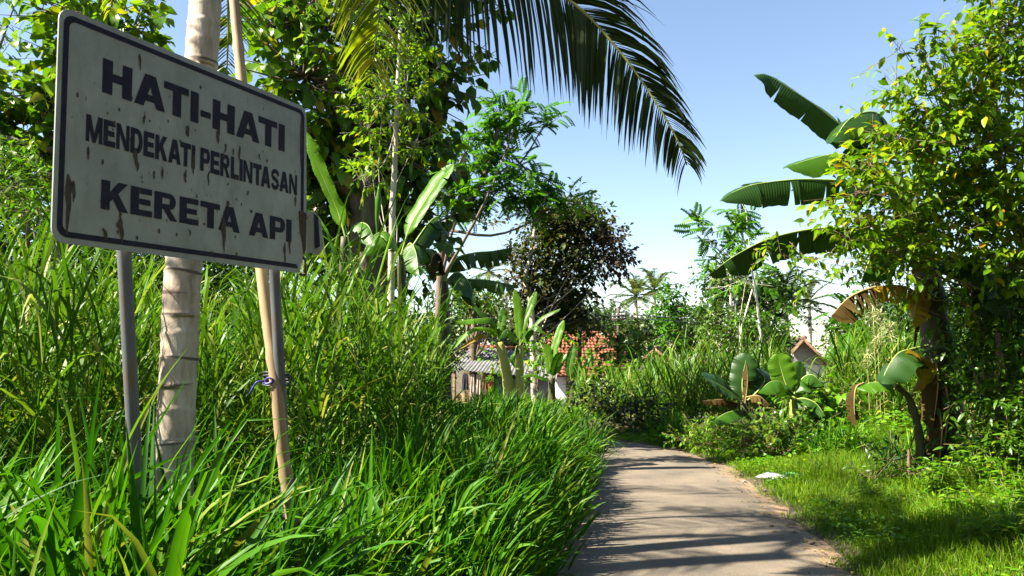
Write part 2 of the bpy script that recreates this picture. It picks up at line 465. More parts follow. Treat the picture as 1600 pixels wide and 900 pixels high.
def road_mat():
    m, nt, pb, out = nodes_of('worn_asphalt')
    n = noise_node(nt, 1.3, 6, .65)
    r = ramp_node(nt, [(.3, (.078, .064, .048)), (.55, (.132, .106, .076)), (.75, (.185, .145, .100))]); nt.links.new(n.outputs["Fac"], r.inputs[0])
    sp = noise_node(nt, 75, 4, .85)
    sr = ramp_node(nt, [(.36, (.45, .45, .46)), (.64, (1.4, 1.36, 1.3))]); nt.links.new(sp.outputs["Fac"], sr.inputs[0])
    col = mixc(nt, .8, r.outputs[0], sr.outputs[0], 'MULTIPLY')
    e = attr(nt, "edge")
    en = noise_node(nt, 5, 5, .7)
    f = mathn(nt, 'ADD', e.outputs["Fac"], mathn(nt, 'MULTIPLY', mathn(nt, 'SUBTRACT', en.outputs["Fac"], .5), .7))
    er = ramp_node(nt, [(.72, (0, 0, 0)), (1.0, (1, 1, 1))]); nt.links.new(f, er.inputs[0])
    col = mixc(nt, er.outputs[0], col, (.23, .15, .085))
    v = nt.nodes.new("ShaderNodeTexVoronoi"); v.feature = 'DISTANCE_TO_EDGE'; v.inputs["Scale"].default_value = 1.1
    tc = nt.nodes.new("ShaderNodeTexCoord")
    dn = noise_node(nt, 3, 4)
    add = nt.nodes.new("ShaderNodeVectorMath"); add.operation = 'MULTIPLY_ADD'
    nt.links.new(dn.outputs["Color"], add.inputs[0]); add.inputs[1].default_value = (.5, .5, .5); nt.links.new(tc.outputs["Object"], add.inputs[2])
    nt.links.new(add.outputs[0], v.inputs["Vector"])
    cr = ramp_node(nt, [(0, (1, 1, 1)), (.006, (0, 0, 0))]); nt.links.new(v.outputs["Distance"], cr.inputs[0])
    col = mixc(nt, mathn(nt, 'MULTIPLY', cr.outputs[0], .35), col, (.06, .052, .045))
    nt.links.new(col, pb.inputs["Base Color"]); pb.inputs["Roughness"].default_value = .82
    b = nt.nodes.new("ShaderNodeBump"); b.inputs["Strength"].default_value = .5; b.inputs["Distance"].default_value = .012
    nt.links.new(sp.outputs["Fac"], b.inputs["Height"]); nt.links.new(b.outputs[0], pb.inputs["Normal"])
    return m
MAT['road'] = road_mat()

def board_mat():
    m, nt, pb, out = nodes_of('faded_white_board')
    st = attr(nt, "st")
    n = noise_node(nt, 3.5, 6, .65, coord=st.outputs["Vector"])
    r = ramp_node(nt, [(.3, (.20, .225, .205)), (.55, (.27, .30, .275)), (.75, (.33, .36, .335))]); nt.links.new(n.outputs["Fac"], r.inputs[0])
    g = noise_node(nt, 9, 5, .7, coord=st.outputs["Vector"], stretch=(1, .3, 1))
    gr = ramp_node(nt, [(.5, (0, 0, 0)), (.8, (1, 1, 1))]); nt.links.new(g.outputs["Fac"], gr.inputs[0])
    col = mixc(nt, mathn(nt, 'MULTIPLY', gr.outputs[0], .55), r.outputs[0], (.115, .125, .085))
    k = noise_node(nt, 34, 3, .6, coord=st.outputs["Vector"], stretch=(1.5, .6, 1))
    k2 = noise_node(nt, 2.3, 2, .5, coord=st.outputs["Vector"])
    s = mathn(nt, 'ADD', k.outputs["Fac"], mathn(nt, 'MULTIPLY', mathn(nt, 'SUBTRACT', k2.outputs["Fac"], .5), .35))
    kr = ramp_node(nt, [(.70, (0, 0, 0)), (.735, (1, 1, 1))]); nt.links.new(s, kr.inputs[0])
    col = mixc(nt, kr.outputs[0], col, (.10, .075, .055))
    nt.links.new(col, pb.inputs["Base Color"]); pb.inputs["Roughness"].default_value = .5
    pb.inputs["Specular IOR Level"].default_value = .15
    return m
MAT['board'] = board_mat()

# ------------------------------------------------------------------ ground and lane
ROADC = spline([(-3.2, -14, 0), (-1.7, -7, 0), (-.1, 0, 0), (1.25, 5.4, 0), (1.62, 7.5, 0), (1.82, 9.3, 0), (1.92, 11.0, 0), (1.78, 12.3, 0),
                (1.2, 13.35, 0), (.1, 13.95, 0), (-1.5, 14.3, 0), (-5, 14.7, 0), (-12, 15.1, 0), (-30, 15.8, 0)], 220)
ROADW = 1.1
RT = norm(np.gradient(ROADC, axis=0))

def road_sd(x, y):
    """signed distance from the lane's centre line, positive on the left"""
    x = np.atleast_1d(x); y = np.atleast_1d(y)
    out = np.empty(len(x))
    for k in range(0, len(x), 20000):
        dx = x[k:k + 20000, None] - ROADC[None, :, 0]; dy = y[k:k + 20000, None] - ROADC[None, :, 1]
        d2 = dx * dx + dy * dy
        i = d2.argmin(1); a = np.arange(len(i))
        cr = RT[i, 0] * dy[a, i] - RT[i, 1] * dx[a, i]
        out[k:k + 20000] = np.sqrt(d2[a, i]) * np.sign(cr)
    return out

def sstep(a, b, x):
    t = np.clip((x - a) / (b - a), 0, 1)
    return t * t * (3 - 2 * t)

def gz(x, y):
    x = np.atleast_1d(np.asarray(x, float)); y = np.atleast_1d(np.asarray(y, float))
    sd = road_sd(x, y)
    h = .16 * sstep(1.15, 2.2, sd) * (y < 16) + .10 * sstep(1.2, 3.0, -sd)
    h = h + .04 * np.sin(x * 1.7 + 1) * np.cos(y * 1.3) * sstep(1.3, 2.5, abs(sd))
    return h - 1.35 * sstep(17, 29, y) - .03 * (abs(sd) < 1.12)

def GZ(x, y): return float(gz(x, y)[0])

gx = np.concatenate([np.linspace(-600, -14, 14), np.linspace(-12, 12, 97), np.linspace(14, 600, 14)])
gy = np.concatenate([np.linspace(-300, -14, 8), np.linspace(-12, 34, 150), np.linspace(37, 1200, 20)])
X, Y = np.meshgrid(gx, gy)
Z = gz(X.ravel(), Y.ravel())
nx, ny = len(gx), len(gy)
i = np.arange(ny - 1)[:, None] * nx; j = np.arange(nx - 1)[None]
Q = np.stack([i + j, i + j + 1, i + nx + j + 1, i + nx + j], -1).reshape(-1, 4)
tag(mk('ground', np.stack([X.ravel(), Y.ravel(), Z], 1), Q, MAT['soil']), kind='structure')

across = np.linspace(-1, 1, 13)
nrm = np.stack([-RT[:, 1], RT[:, 0], np.zeros(len(RT))], 1)
wob = 1 + .035 * np.sin(np.arange(len(ROADC)) * .9) + rng.normal(0, .035, len(ROADC))
V = ROADC[:, None] + nrm[:, None] * (across[None, :, None] * ROADW * np.where(np.abs(across) > .9, 1, 1)[None, :, None] * wob[:, None, None])
V[:, :, 2] = .012 + .02 * (1 - across ** 2)[None]
V[:, [0, -1], 2] = -.02
n = len(ROADC); i = np.arange(n - 1)[:, None] * 13; j = np.arange(12)[None]
Q = np.stack([i + j, i + j + 1, i + 13 + j + 1, i + 13 + j], -1).reshape(-1, 4)[:, ::-1]
tag(mk('road', V, Q, MAT['road'], attrs={"edge": np.tile(np.abs(across), n)}), kind='structure')

# ------------------------------------------------------------------ the warning sign
SC = np.array([-1.20676, 2.95675, 2.30183])
EX = norm(np.array([.42797, .90374, .01015])); EN = norm(np.array([.90369, -.42806, .01026])); EZ = norm(np.array([-.01362, -.00478, .99990]))
def S(a, b, off=0.0):
    a = np.asarray(a, float)
    return SC + np.multiply.outer(a, EX) + np.multiply.outer(np.asarray(b, float), EZ) + np.multiply.outer(np.broadcast_to(off, a.shape), EN)

def rounded(w, h, r, n=7):
    pts = []
    for cx, cy, a0 in ((w - r, h - r, 0), (-w + r, h - r, 90), (-w + r, -h + r, 180), (w - r, -h + r, 270)):
        for k in range(n):
            a = math.radians(a0 + 90 * k / (n - 1))
            pts.append((cx + r * math.cos(a), cy + r * math.sin(a)))
    return np.array(pts)

sign_base = S(-.02, -.4); sign_base[2] = GZ(sign_base[0], sign_base[1])
sign = thing('warning_sign', sign_base, 'weathered white warning board with black lettering on two grey pipe posts', 'sign')

def extrude_outline(pts, off0, off1, name, mat, parent, st=True):
    """flat sheet with an outline given in the board's own plane, real thickness"""
    n = len(pts)
    c = pts.mean(0)
    ring = lambda o, q=pts: S(q[:, 0], q[:, 1], o)
    V = np.vstack([ring(off1), ring(off0), S(np.array([c[0]]), np.array([c[1]]), off1), S(np.array([c[0]]), np.array([c[1]]), off0)])
    k = np.arange(n); k2 = (k + 1) % n
    fs = [np.stack([k, k2, np.full(n, 2 * n)], 1), np.stack([n + k2, n + k, np.full(n, 2 * n + 1)], 1), np.stack([k2, k, n + k, n + k2], 1)]
    s = np.vstack([pts, pts, c[None], c[None]])
    return mk(name, V, fs, mat, parent, {"st": np.c_[s, np.zeros(len(s))]}, smooth=False)

op = rounded(.6, .3875, .045)
op = op[:-7]                                              # the torn lower right corner
tear = np.array([(.548, -.3875), (.566, -.372), (.572, -.345), (.586, -.302), (.60, -.292), (.612, -.250), (.616, -.18), (.606, -.11)])
op = np.vstack([op, tear])
board = extrude_outline(op, -.006, 0, 'board', MAT['board'], sign)
# the bent flap that hangs from the torn corner
fl = [(.604, -.10, .002), (.640, -.098, .022), (.672, -.135, .03), (.690, -.262, .034), (.672, -.296, .018), (.640, -.288, .004), (.618, -.285, -.012), (.612, -.2, -.004)]
V = np.array([S(a, b, o) for a, b, o in fl] + [S(.642, -.19, .016)])
V = np.vstack([V, V - EN * .004])
k = np.arange(8); k2 = (k + 1) % 8
mk('bent_corner', V, [np.stack([k2, k, np.full(8, 8)], 1), np.stack([9 + k, 9 + k2, np.full(8, 17)], 1), np.stack([k, k2, k2 + 9, k + 9], 1)], MAT['board'], sign,
   {"st": np.array([[a, b, 0] for a, b, o in fl] + [[.64, -.19, 0]] + [[a, b, 0] for a, b, o in fl] + [[.64, -.19, 0]])}, smooth=False)
fr = [(.575, -.31, -.01), (.60, -.30, -.03), (.632, -.31, -.035), (.636, -.385, -.03), (.60, -.392, -.02), (.572, -.388, -.008)]
V = np.array([S(a, b, o) for a, b, o in fr]); V = np.vstack([V, V - EN * .012])
k = np.arange(6); k2 = (k + 1) % 6
inner = np.array([S(.59, -.33, -.014), S(.614, -.328, -.03), S(.616, -.368, -.03), S(.594, -.372, -.016)])
b = Buf()
for p, q in ((0, 1), (1, 2), (2, 3), (3, 4), (4, 5)):
    b.add(*tube([S(*fr[p]), S(*fr[q])], .007, 5))
b.build('broken_frame', MAT['rust'], sign)
# black border band, open where the corner is torn off
r_out = rounded(.584, .368, .035); r_in = rounded(.565, .349, .024)
sel = np.arange(0, 21)
order = np.r_[np.array([0]), sel]
ro = np.vstack([[(.584, -.10)], r_out[:21], [(.55, -.368)]]); ri = np.vstack([[(.565, -.11)], r_in[:21], [(.54, -.349)]])
V = np.vstack([S(ro[:, 0], ro[:, 1], .0015), S(ri[:, 0], ri[:, 1], .0015)])
n = len(ro); k = np.arange(n - 1)
mk('border_band', V, np.stack([k, k + 1, n + k + 1, n + k], 1), MAT['black'], board, smooth=False)
# black stripe on the bent flap carries the border on
V = np.array([S(.632, -.105, .0215), S(.656, -.12, .0265), S(.668, -.255, .0285), S(.645, -.27, .0175)])
mk('border_band', V, np.array([[0, 1, 2, 3]]), MAT['black'], board, smooth=False)

def glyphs():
    """bold block capitals as lists of strips (left edge, right edge)"""
    rect = lambda x0, x1, y0, y1: ([(x0, y0), (x0, y1)], [(x1, y0), (x1, y1)])
    w = .335
    def bowl(y0, y1, xr, th, x0=.2):
        a = np.linspace(90, -90, 13) * math.pi / 180
        cy, ry = (y0 + y1) / 2, (y1 - y0) / 2; cx = xr - ry * .95
        out = [(x0, y1)] + [(cx + math.cos(t) * (xr - cx), cy + math.sin(t) * ry) for t in a] + [(x0, y0)]
        inn = [(x0, y1 - th * .8)] + [(cx + math.cos(t) * (xr - cx - th * 1.15), cy + math.sin(t) * (ry - th * .8)) for t in a] + [(x0, y0 + th * .8)]
        return (out, inn)
    g = {}
    g['H'] = (1.0, [rect(0, w, 0, 1), rect(1 - w, 1, 0, 1), rect(w, 1 - w, .385, .63)])
    g['A'] = (1.14, [([(0, 0), (.37, 1)], [(.335, 0), (.70, 1)]), ([(.805, 0), (.44, 1)], [(1.14, 0), (.77, 1)]), ([(.25, .18), (.32, .385)], [(.89, .18), (.82, .385)])])
    g['T'] = (.98, [rect(0, .98, .77, 1), rect(.345, .345 + w, 0, .77)])
    g['I'] = (w, [rect(0, w, 0, 1)])
    g['-'] = (.44, [rect(0, .44, .27, .48)])
    g['M'] = (1.2, [rect(0, .25, 0, 1), rect(.95, 1.2, 0, 1), ([(.25, 1), (.49, 0)], [(.25, .52), (.38, 0)][::1]) if False else ([(.0, 1), (.48, 0)], [(.33, 1), (.72, 0)]), ([(.87, 1), (.48, 0)], [(1.2, 1), (.72, 0)])])
    g['N'] = (1.02, [rect(0, .26, 0, 1), rect(.76, 1.02, 0, 1), ([(0, 1), (.70, 0)], [(.29, 1), (1.02, 0)])])
    g['E'] = (.9, [rect(0, w, 0, 1), rect(w, .88, .785, 1), rect(w, .82, .40, .605), rect(w, .90, 0, .22)])
    g['L'] = (.86, [rect(0, w, 0, 1), rect(w, .86, 0, .23)])
    g['K'] = (1.06, [rect(0, w, 0, 1), ([(w, .30), (.66, 1)], [(w, .62), (1.04, 1)][::-1]) if False else ([(w, .62), (.65, 1)], [(w, .28), (1.02, 1)]), ([(.41, .46), (.70, 0)], [(.62, .66), (1.06, 0)])])
    g['P'] = (.95, [rect(0, w, 0, 1), bowl(.35, 1, .95, .25)])
    g['R'] = (1.04, [rect(0, w, 0, 1), bowl(.40, 1, .95, .24), ([(.36, .44), (.71, 0)], [(.64, .46), (1.04, 0)])])
    g['D'] = (1.0, [rect(0, w, 0, 1), bowl(0, 1, 1.0, .27)])
    c = np.array([(.86, .70), (.80, .83), (.64, .90), (.46, .905), (.28, .87), (.15, .77), (.15, .66), (.26, .575), (.46, .52), (.64, .47), (.80, .39), (.82, .27), (.72, .15), (.54, .10), (.36, .10), (.20, .16), (.13, .30)])
    t = norm(np.gradient(c, axis=0)); nn = np.c_[-t[:, 1], t[:, 0]] * np.array([.135, .105])
    g['S'] = (.96, [([tuple(q) for q in c + nn], [tuple(q) for q in c - nn])])
    return g
GLYPH = glyphs()
def lettering(text, x0, x1, z0, z1):
    x = 0; polys = []
    for i_, ch in enumerate(text):
        if ch == ' ': x += .42; continue
        w, strips = GLYPH[ch]
        for l, r in strips: polys.append((np.array(l) + [x, 0], np.array(r) + [x, 0]))
        x += w + .085 - (.14 if text[i_:i_ + 2] in ('AT', 'TA') else 0)
    x -= .085
    k = (x1 - x0) / x; h = z1 - z0
    b = Buf()
    for q, (l, r) in enumerate(polys):
        n = len(l); A = np.r_[l[:, 0], r[:, 0]] * k + x0; B = np.r_[l[:, 1], r[:, 1]] * h + z0
        i = np.arange(n - 1)
        b.add(S(A, B, .0014 + .0002 * (q % 4)), np.stack([i, i + 1, i + 1 + n, i + n], 1))
    b.build('lettering', MAT['black'], board, smooth=False)
lettering("HATI-HATI", -.441, .455, .146, .266)
lettering("MENDEKATI PERLINTASAN", -.495, .538, -.036, .055)
lettering("KERETA API", -.433, .505, -.255, -.154)

# rust runs: (x, top, bottom, width) in the board's plane
runs = [(-.275, .115, .075, .012), (-.25, .10, .09, .008), (-.30, -.02, -.10, .020), (-.485, -.055, -.10, .012), (-.43, -.085, -.105, .008), (-.19, -.06, -.11, .008), (-.225, -.08, -.115, .008),
        (-.555, -.16, -.36, .022), (-.53, -.18, -.25, .016), (-.35, -.275, -.36, .030), (-.36, -.25, -.28, .012), (-.08, .125, .08, .018), (-.085, -.06, -.10, .014), (-.05, .02, -.06, .012),
        (.075, .155, .09, .020), (.10, .06, .03, .01), (.115, .10, .06, .010), (.155, .09, .06, .008), (.03, -.03, -.09, .012), (.10, -.20, -.345, .022), (.19, .11, .05, .012), (.13, -.13, -.17, .014),
        (-.06, -.275, -.30, .008), (.565, .33, .10, .014), (.46, -.26, -.365, .014), (.49, -.24, -.31, .012), (.53, -.04, -.09, .012), (-.30, .33, .27, .012), (.24, -.07, -.09, .012),
        (.05, -.345, -.36, .012), (.18, -.335, -.36, .010), (-.20, -.29, -.31, .012), (-.42, -.32, -.36, .02), (.30, .10, .085, .01), (-.02, .30, .285, .01)]
for x, t, bt, w in runs:
    b = Buf()
    m = 7
    zz = np.linspace(t, bt, m)
    ww = w * np.array([.25, .8, 1, .8, .75, .5, .12]) * rnd(.6, 1.3, m)
    cx = x + np.cumsum(rng.normal(0, w * .12, m))
    A = np.r_[cx - ww / 2, cx + ww / 2]
    V = S(A, np.r_[zz, zz], .0024)
    k = np.arange(m - 1)
    b.add(V, np.stack([k + m, k, k + 1, k + 1 + m], 1)); b.build('rust_streak', MAT['rust'], board, smooth=False)
b = Buf()
for _ in range(60):                                       # chips in the paint
    x, z = rnd(-.56, .56), rnd(-.35, .12)
    r = rnd(.0015, .006); a = np.sort(rnd(0, 6.28, 6))
    A = x + r * np.cos(a); B = z + 1.6 * r * np.sin(a)
    b.add(S(np.r_[A, x], np.r_[B, z], .0022), np.stack([np.arange(6), (np.arange(6) + 1) % 6, np.full(6, 6)], 1))
b.build('paint_chips', MAT['rust'], board, smooth=False)['kind'] = 'stuff'
patch = np.array([(.552, -.105), (.575, -.10), (.602, -.11), (.600, -.285), (.585, -.30), (.578, -.25), (.56, -.20)])
extrude_outline(patch, .001, .003, 'rust_patch', MAT['rust'], board)
# posts and braces
def post(a_top, a_bot, top_off):
    p0 = S(a_top, .30, -.045); p1 = S(a_bot, -1.25, -.045)
    d = p1 - p0
    p2 = p0 + d * ((p0[2] - GZ(p1[0], p1[1]) + .2) / -d[2])
    b = Buf(); b.add(*tube(np.linspace(p0, p2, 12), .0235, 14)); return b.build('post', MAT['steel'], sign)
post(-.365, -.225, 0); post(.385, .53, 0)
b = Buf()
for z in (.24, -.27):
    b.add(*box(S(0, z, -.016), (1.0, .03, .018), np.stack([EX, EZ, EN])))
b.build('brace', MAT['steel'], sign)

# long bamboo pole tied to the right post
bp = [P(449, 760, 3.40), P(431, 600, 3.42), P(409, 425, 3.5), P(378, 130, 3.62), P(366, 0, 3.68), P(350, -190, 3.78)]
g = bp[0] + (bp[0] - bp[1]) * 3.2; g[2] = GZ(g[0], g[1]) - .1
bp = [g] + bp
bam = thing('bamboo_pole', (bp[0][0], bp[0][1], GZ(bp[0][0], bp[0][1])), 'long tan bamboo pole tied to the right sign post, passing behind the board', 'pole')
pts = spline(bp, 90)
nodes = np.abs(((np.arange(90) + 3) % 11) - 5)
rad = .027 + .0035 * (nodes == 0) - .0015 * (nodes == 1)
b = Buf(); b.add(*tube(pts, rad * np.linspace(1.08, .9, 90), 12)); b.build('culm', MAT['bamboo'], bam)
cord = thing('blue_cord', P(432, 592, 3.43), 'dark blue cord wound around the bamboo pole and right post', 'cord')
ctr = P(438, 592, 3.44); ctr2 = P(424, 592, 3.44)
b = Buf()
for k in range(5):
    a = np.linspace(0, 2 * math.pi, 22)
    mid = (ctr + ctr2) / 2 + np.array([0, 0, (k - 2) * .011])
    loop = mid + np.c_[np.cos(a) * .060, np.sin(a) * .042 + .012, np.sin(a + k) * .008]
    b.add(*tube(loop, .0042, 6))
b.build('winding', MAT['wire'], cord)
b = Buf()
p0 = (ctr + ctr2) / 2 + np.array([-.035, -.04, -.012])
for k in range(4):
    b.add(*tube(spline([p0, p0 + [-.03, -.02, .0], p0 + [-.05 - .008 * k, -.012 + .01 * k, -.03 - .008 * k]], 8), .0035, 5))
b.add(*tube(spline([p0 + [0, 0, .0], p0 + [.015, -.01, .018], p0 + [.04, -.005, .006], p0 + [.012, -.012, -.01], p0], 14), .0045, 6))
b.build('loose_end', MAT['bluecord'], cord)

# ------------------------------------------------------------------ coconut palms
def near_frond(palm, ctrl, nl, lmax, lw, mat, name_mat_rachis, droop=1.2, side_flat=1.0, start=.12, jit=.1, rw=.022, hang=None, fall=0.0):
    """a frond whose leaflets are separate pieces"""
    pts = spline(ctrl, 60)
    b = Buf(); b.add(*tube(pts, np.linspace(rw, rw * .2, 60), 7)); fr = b.build('frond', name_mat_rachis, palm)
    s = np.linspace(start, .995, nl)
    t = norm(np.gradient(pts, axis=0))
    at = lambda arr: np.stack([np.interp(s, np.linspace(0, 1, 60), arr[:, k]) for k in range(3)], 1)
    c = at(pts); tt = norm(at(t))
    side0 = norm(np.cross(tt, np.array([0, 0, 1.0])) + 1e-6)
    if hang is not None: side0 = norm(np.broadcast_to(np.asarray(hang, float), side0.shape) - tt * (tt @ np.asarray(hang, float))[:, None])
    up = np.cross(side0, tt)
    L = lmax * np.clip(np.sin(math.pi * (0.12 + .86 * s)) ** .7, .25, 1)
    for sg in (-1, 1):
        d = side0 * sg * side_flat + tt * (.55 + .5 * s[:, None]) + up * .15 + rng.normal(0, jit, (nl, 3)) + np.array([0, 0, -fall])
        V, Q, r, al = ribbon(c, d, L * rnd(.85, 1.1, nl), lw * rnd(.8, 1.15, nl), droop * rnd(.7, 1.3, nl), 5, fold=.2, twist=.5, prof=np.array([.5, 1, .95, .75, .45, .05]))
        per = 6 * 3; f1 = Q[:10]
        for k in range(nl):
            vv = V[k * per:(k + 1) * per]
            mk('leaflet', vv, f1, mat, fr, {"rnd": np.full(per, r[k * per])})
    return fr

def soft_frond(parent, ctrl, nl, lmax, lw, mat, droop=1.2, rw=.02, nseg=3, rmat=None):
    pts = spline(ctrl, 24)
    b = Buf(); b.add(*tube(pts, np.linspace(rw, rw * .25, 24), 4), r=.9)
    s = np.linspace(.1, .995, nl)
    t = norm(np.gradient(pts, axis=0))
    at = lambda arr: np.stack([np.interp(s, np.linspace(0, 1, 24), arr[:, k]) for k in range(3)], 1)
    c = at(pts); tt = norm(at(t)); side0 = norm(np.cross(tt, np.array([0, 0, 1.0])) + 1e-6); up = np.cross(side0, tt)
    L = lmax * np.clip(np.sin(math.pi * (0.12 + .86 * s)) ** .7, .25, 1)
    hue = rng.random() * .8
    for sg in (-1, 1):
        d = side0 * sg + tt * .7 + up * .2 + rng.normal(0, .12, (nl, 3))
        V, Q, r, al = ribbon(c, d, L * rnd(.85, 1.1, nl), lw, droop * rnd(.7, 1.3, nl), nseg, twist=.4)
        b.add(V, Q, np.clip(hue + .2 * r, 0, 1))
    return b.build('frond', mat, parent)

# the palm behind the sign
base = P(268, 866, 5.3); crown = P(330, -330, 5.6)
base[2] = GZ(base[0], base[1])
palm = thing('coconut_palm', base, 'coconut palm with thick pale ringed trunk standing behind the sign', 'palm tree')
tp = spline([base - [0, 0, .1], P(271, 740, 5.3), P(280, 560, 5.32), P(288, 400, 5.35), P(318, 50, 5.45), P(327, -150, 5.5), crown], 330)
ns = 28; N = len(tp)
z = tp[:, 2]; sp = .165
ph = (z / sp + .35 * np.sin(z * 3.1)) % 1.0
rad = np.interp(z, [0, .5, 1.2, 3, 6.5], [.165, .135, .122, .116, .10]) * (1 + .055 * (1 - ph) ** 2 * 0 + .085 * ph ** 5)
a = np.linspace(0, 2 * math.pi, ns, endpoint=False)
t = norm(np.gradient(tp, axis=0)); s0 = norm(np.cross(t, [0, 1.0, 0])); u0 = np.cross(s0, t)
irr = 1 + .012 * np.sin(3 * a[None] + z[:, None] * 2) + rng.normal(0, .004, (N, ns))
tilt = .012 * np.sin(a[None] + (np.floor(z / sp) * 2.3)[:, None])
V = tp[:, None] + rad[:, None, None] * irr[:, :, None] * (np.cos(a)[None, :, None] * s0[:, None] + np.sin(a)[None, :, None] * u0[:, None])
V[:, :, 2] += tilt
i = np.arange(N - 1)[:, None] * ns; j = np.arange(ns)[None]; k = (j + 1) % ns
Q = np.stack([i + j, i + k, i + ns + k, i + ns + j], -1).reshape(-1, 4)
ring = np.clip((ph - .80) / .12, 0, 1) * (ph < .97)
arc = .55 + .45 * np.sin(a[None] * 1 + (np.floor(z / sp) * 1.9)[:, None])
mk('trunk', V, Q, MAT['ringbark'], palm, {"ring": (ring[:, None] * arc).ravel() * .95})

C0 = crown + np.array([0, 0, .1])
# big dark frond that arches over the lane
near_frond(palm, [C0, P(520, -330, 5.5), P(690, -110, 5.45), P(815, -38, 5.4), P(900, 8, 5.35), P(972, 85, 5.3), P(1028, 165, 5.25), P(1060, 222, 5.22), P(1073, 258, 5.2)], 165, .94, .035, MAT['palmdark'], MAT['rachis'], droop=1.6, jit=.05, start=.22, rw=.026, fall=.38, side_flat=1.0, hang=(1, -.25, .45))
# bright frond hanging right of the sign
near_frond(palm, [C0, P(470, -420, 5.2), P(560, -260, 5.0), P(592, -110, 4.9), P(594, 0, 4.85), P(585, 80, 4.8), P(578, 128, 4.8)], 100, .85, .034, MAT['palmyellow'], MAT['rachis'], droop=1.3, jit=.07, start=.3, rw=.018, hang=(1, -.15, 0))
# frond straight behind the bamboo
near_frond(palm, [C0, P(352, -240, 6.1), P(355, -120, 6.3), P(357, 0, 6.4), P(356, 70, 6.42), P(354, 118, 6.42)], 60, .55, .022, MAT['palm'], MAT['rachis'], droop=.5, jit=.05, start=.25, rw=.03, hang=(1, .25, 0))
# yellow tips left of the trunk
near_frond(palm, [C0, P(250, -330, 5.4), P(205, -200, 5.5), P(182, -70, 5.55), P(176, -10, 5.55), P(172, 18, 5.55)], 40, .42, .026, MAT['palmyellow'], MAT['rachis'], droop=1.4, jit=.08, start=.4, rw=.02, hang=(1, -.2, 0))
# the rest of the crown, mostly above the frame
for az, el, ln in ((95, 35, 3.0), (140, 45, 3.2), (185, 40, 3.2), (225, 55, 3.0), (265, 45, 3.0), (165, 70, 3.0)):
    d = np.array([math.cos(math.radians(az)) * math.cos(math.radians(el)), math.sin(math.radians(az)) * math.cos(math.radians(el)), math.sin(math.radians(el))])
    h = norm(d * [1, 1, 0])
    soft_frond(palm, [C0, C0 + d * ln * .35, C0 + d * ln * .62 + h * .25 * ln - [0, 0, .12], C0 + d * ln * .62 + h * .6 * ln - [0, 0, .9]], 44, .7, .035, MAT['palm'], 1.4, .02)
b = Buf()
for k in range(7):
    c = C0 + np.array([.2 * math.cos(k * .9), .2 * math.sin(k * .9), -.22 - .05 * (k % 2)])
    aa = np.linspace(-1.5, 1.5, 9)
    b.add(*tube(c + np.c_[np.zeros(9), np.zeros(9), np.sin(aa) * .13], np.cos(aa) * .1 + .002, 9))
b.build('coconut_bunch', MAT['bananastemlit'], palm)

def far_palm(label, px, py, Y, pyb, nf, ln, mat, group='coconut palms on the skyline', trunk_r=.16, sway=0):
    c = P(px, py, Y); bx = P(px + sway, pyb, Y); bx[2] = GZ(bx[0], bx[1])
    t = thing('coconut_palm', bx, label, 'palm tree', group)
    pts = spline([bx, (bx + c) / 2 + [.15, 0, 0], c], 14)
    bb = Buf(); bb.add(*tube(pts, np.linspace(trunk_r * 1.3, trunk_r * .8, 14), 8)); bb.build('trunk', MAT['palebark'], t)
    for k in range(nf):
        az = k * 2.399 + rng.normal(0, .15); e = math.radians(82 - 112 * (k / nf) + rng.normal(0, 6))
        d = np.array([math.cos(az) * math.cos(e), math.sin(az) * math.cos(e), math.sin(e)]); h = norm(d * [1, 1, 0])
        l = ln * rnd(.85, 1.1)
        soft_frond(t, [c, c + d * l * .4, c + d * l * .70 + h * .10 * l - [0, 0, .03 * l], c + d * l * .86 + h * .26 * l - [0, 0, .20 * l]], 36, ln * .20, ln * .034, mat, 1.1, ln * .014, 3)
    return t
for lab, x, y, h, nf in (('unseen coconut palm added left of the view to cast frond shadows on the near lane', -3.9, 4.6, 6.4, 5),):  # palm added out of view to throw frond shadows on the lane
    t = thing('coconut_palm', (x, y, GZ(x, y)), lab, 'palm tree')
    c = np.array([x + .2, y, h])
    bb = Buf(); bb.add(*tube(spline([(x, y, GZ(x, y)), (x + .15, y, h * .5), c], 14), np.linspace(.17, .11, 14), 9)); bb.build('trunk', MAT['palebark'], t)
    for k in range(nf):
        az = k * 2.399; e = math.radians(70 - 95 * (k / nf)); d = np.array([math.cos(az) * math.cos(e), math.sin(az) * math.cos(e), math.sin(e)]); h_ = norm(d * [1, 1, 0]); l = 2.9
        soft_frond(t, [c, c + d * l * .4, c + d * l * .70 + h_ * .10 * l - [0, 0, .03 * l], c + d * l * .86 + h_ * .26 * l - [0, 0, .20 * l]], 46, .62, .04, MAT['palm'], 1.2, .02, 3)
far_palm('left one of the two tall sunlit coconut palms beyond the red roof', 993, 462, 60, 640, 24, 2.5, MAT['farpalm'])
far_palm('right one of the two tall sunlit coconut palms beyond the red roof', 1022, 453, 64, 640, 24, 2.6, MAT['farpalm'])
far_palm('dim low coconut palm between the utility poles', 950, 505, 58, 640, 20, 2.3, MAT['fardark'])
far_palm('lone slim coconut palm above the gable roof', 1264, 470, 48, 620, 15, 2.0, MAT['farpalm'], trunk_r=.13, sway=-4)
far_palm('drooping coconut palm at the right edge of the pale-trunked tree clump', 1226, 468, 40, 620, 24, 2.6, MAT['fardark'])
far_palm('small hazy coconut palm seen left of the russet tree', 763, 424, 62, 620, 18, 2.2, MAT['farpalm'])
far_palm('tiny far coconut palm low on the right skyline', 1318, 512, 90, 620, 18, 2.4, MAT['far'])

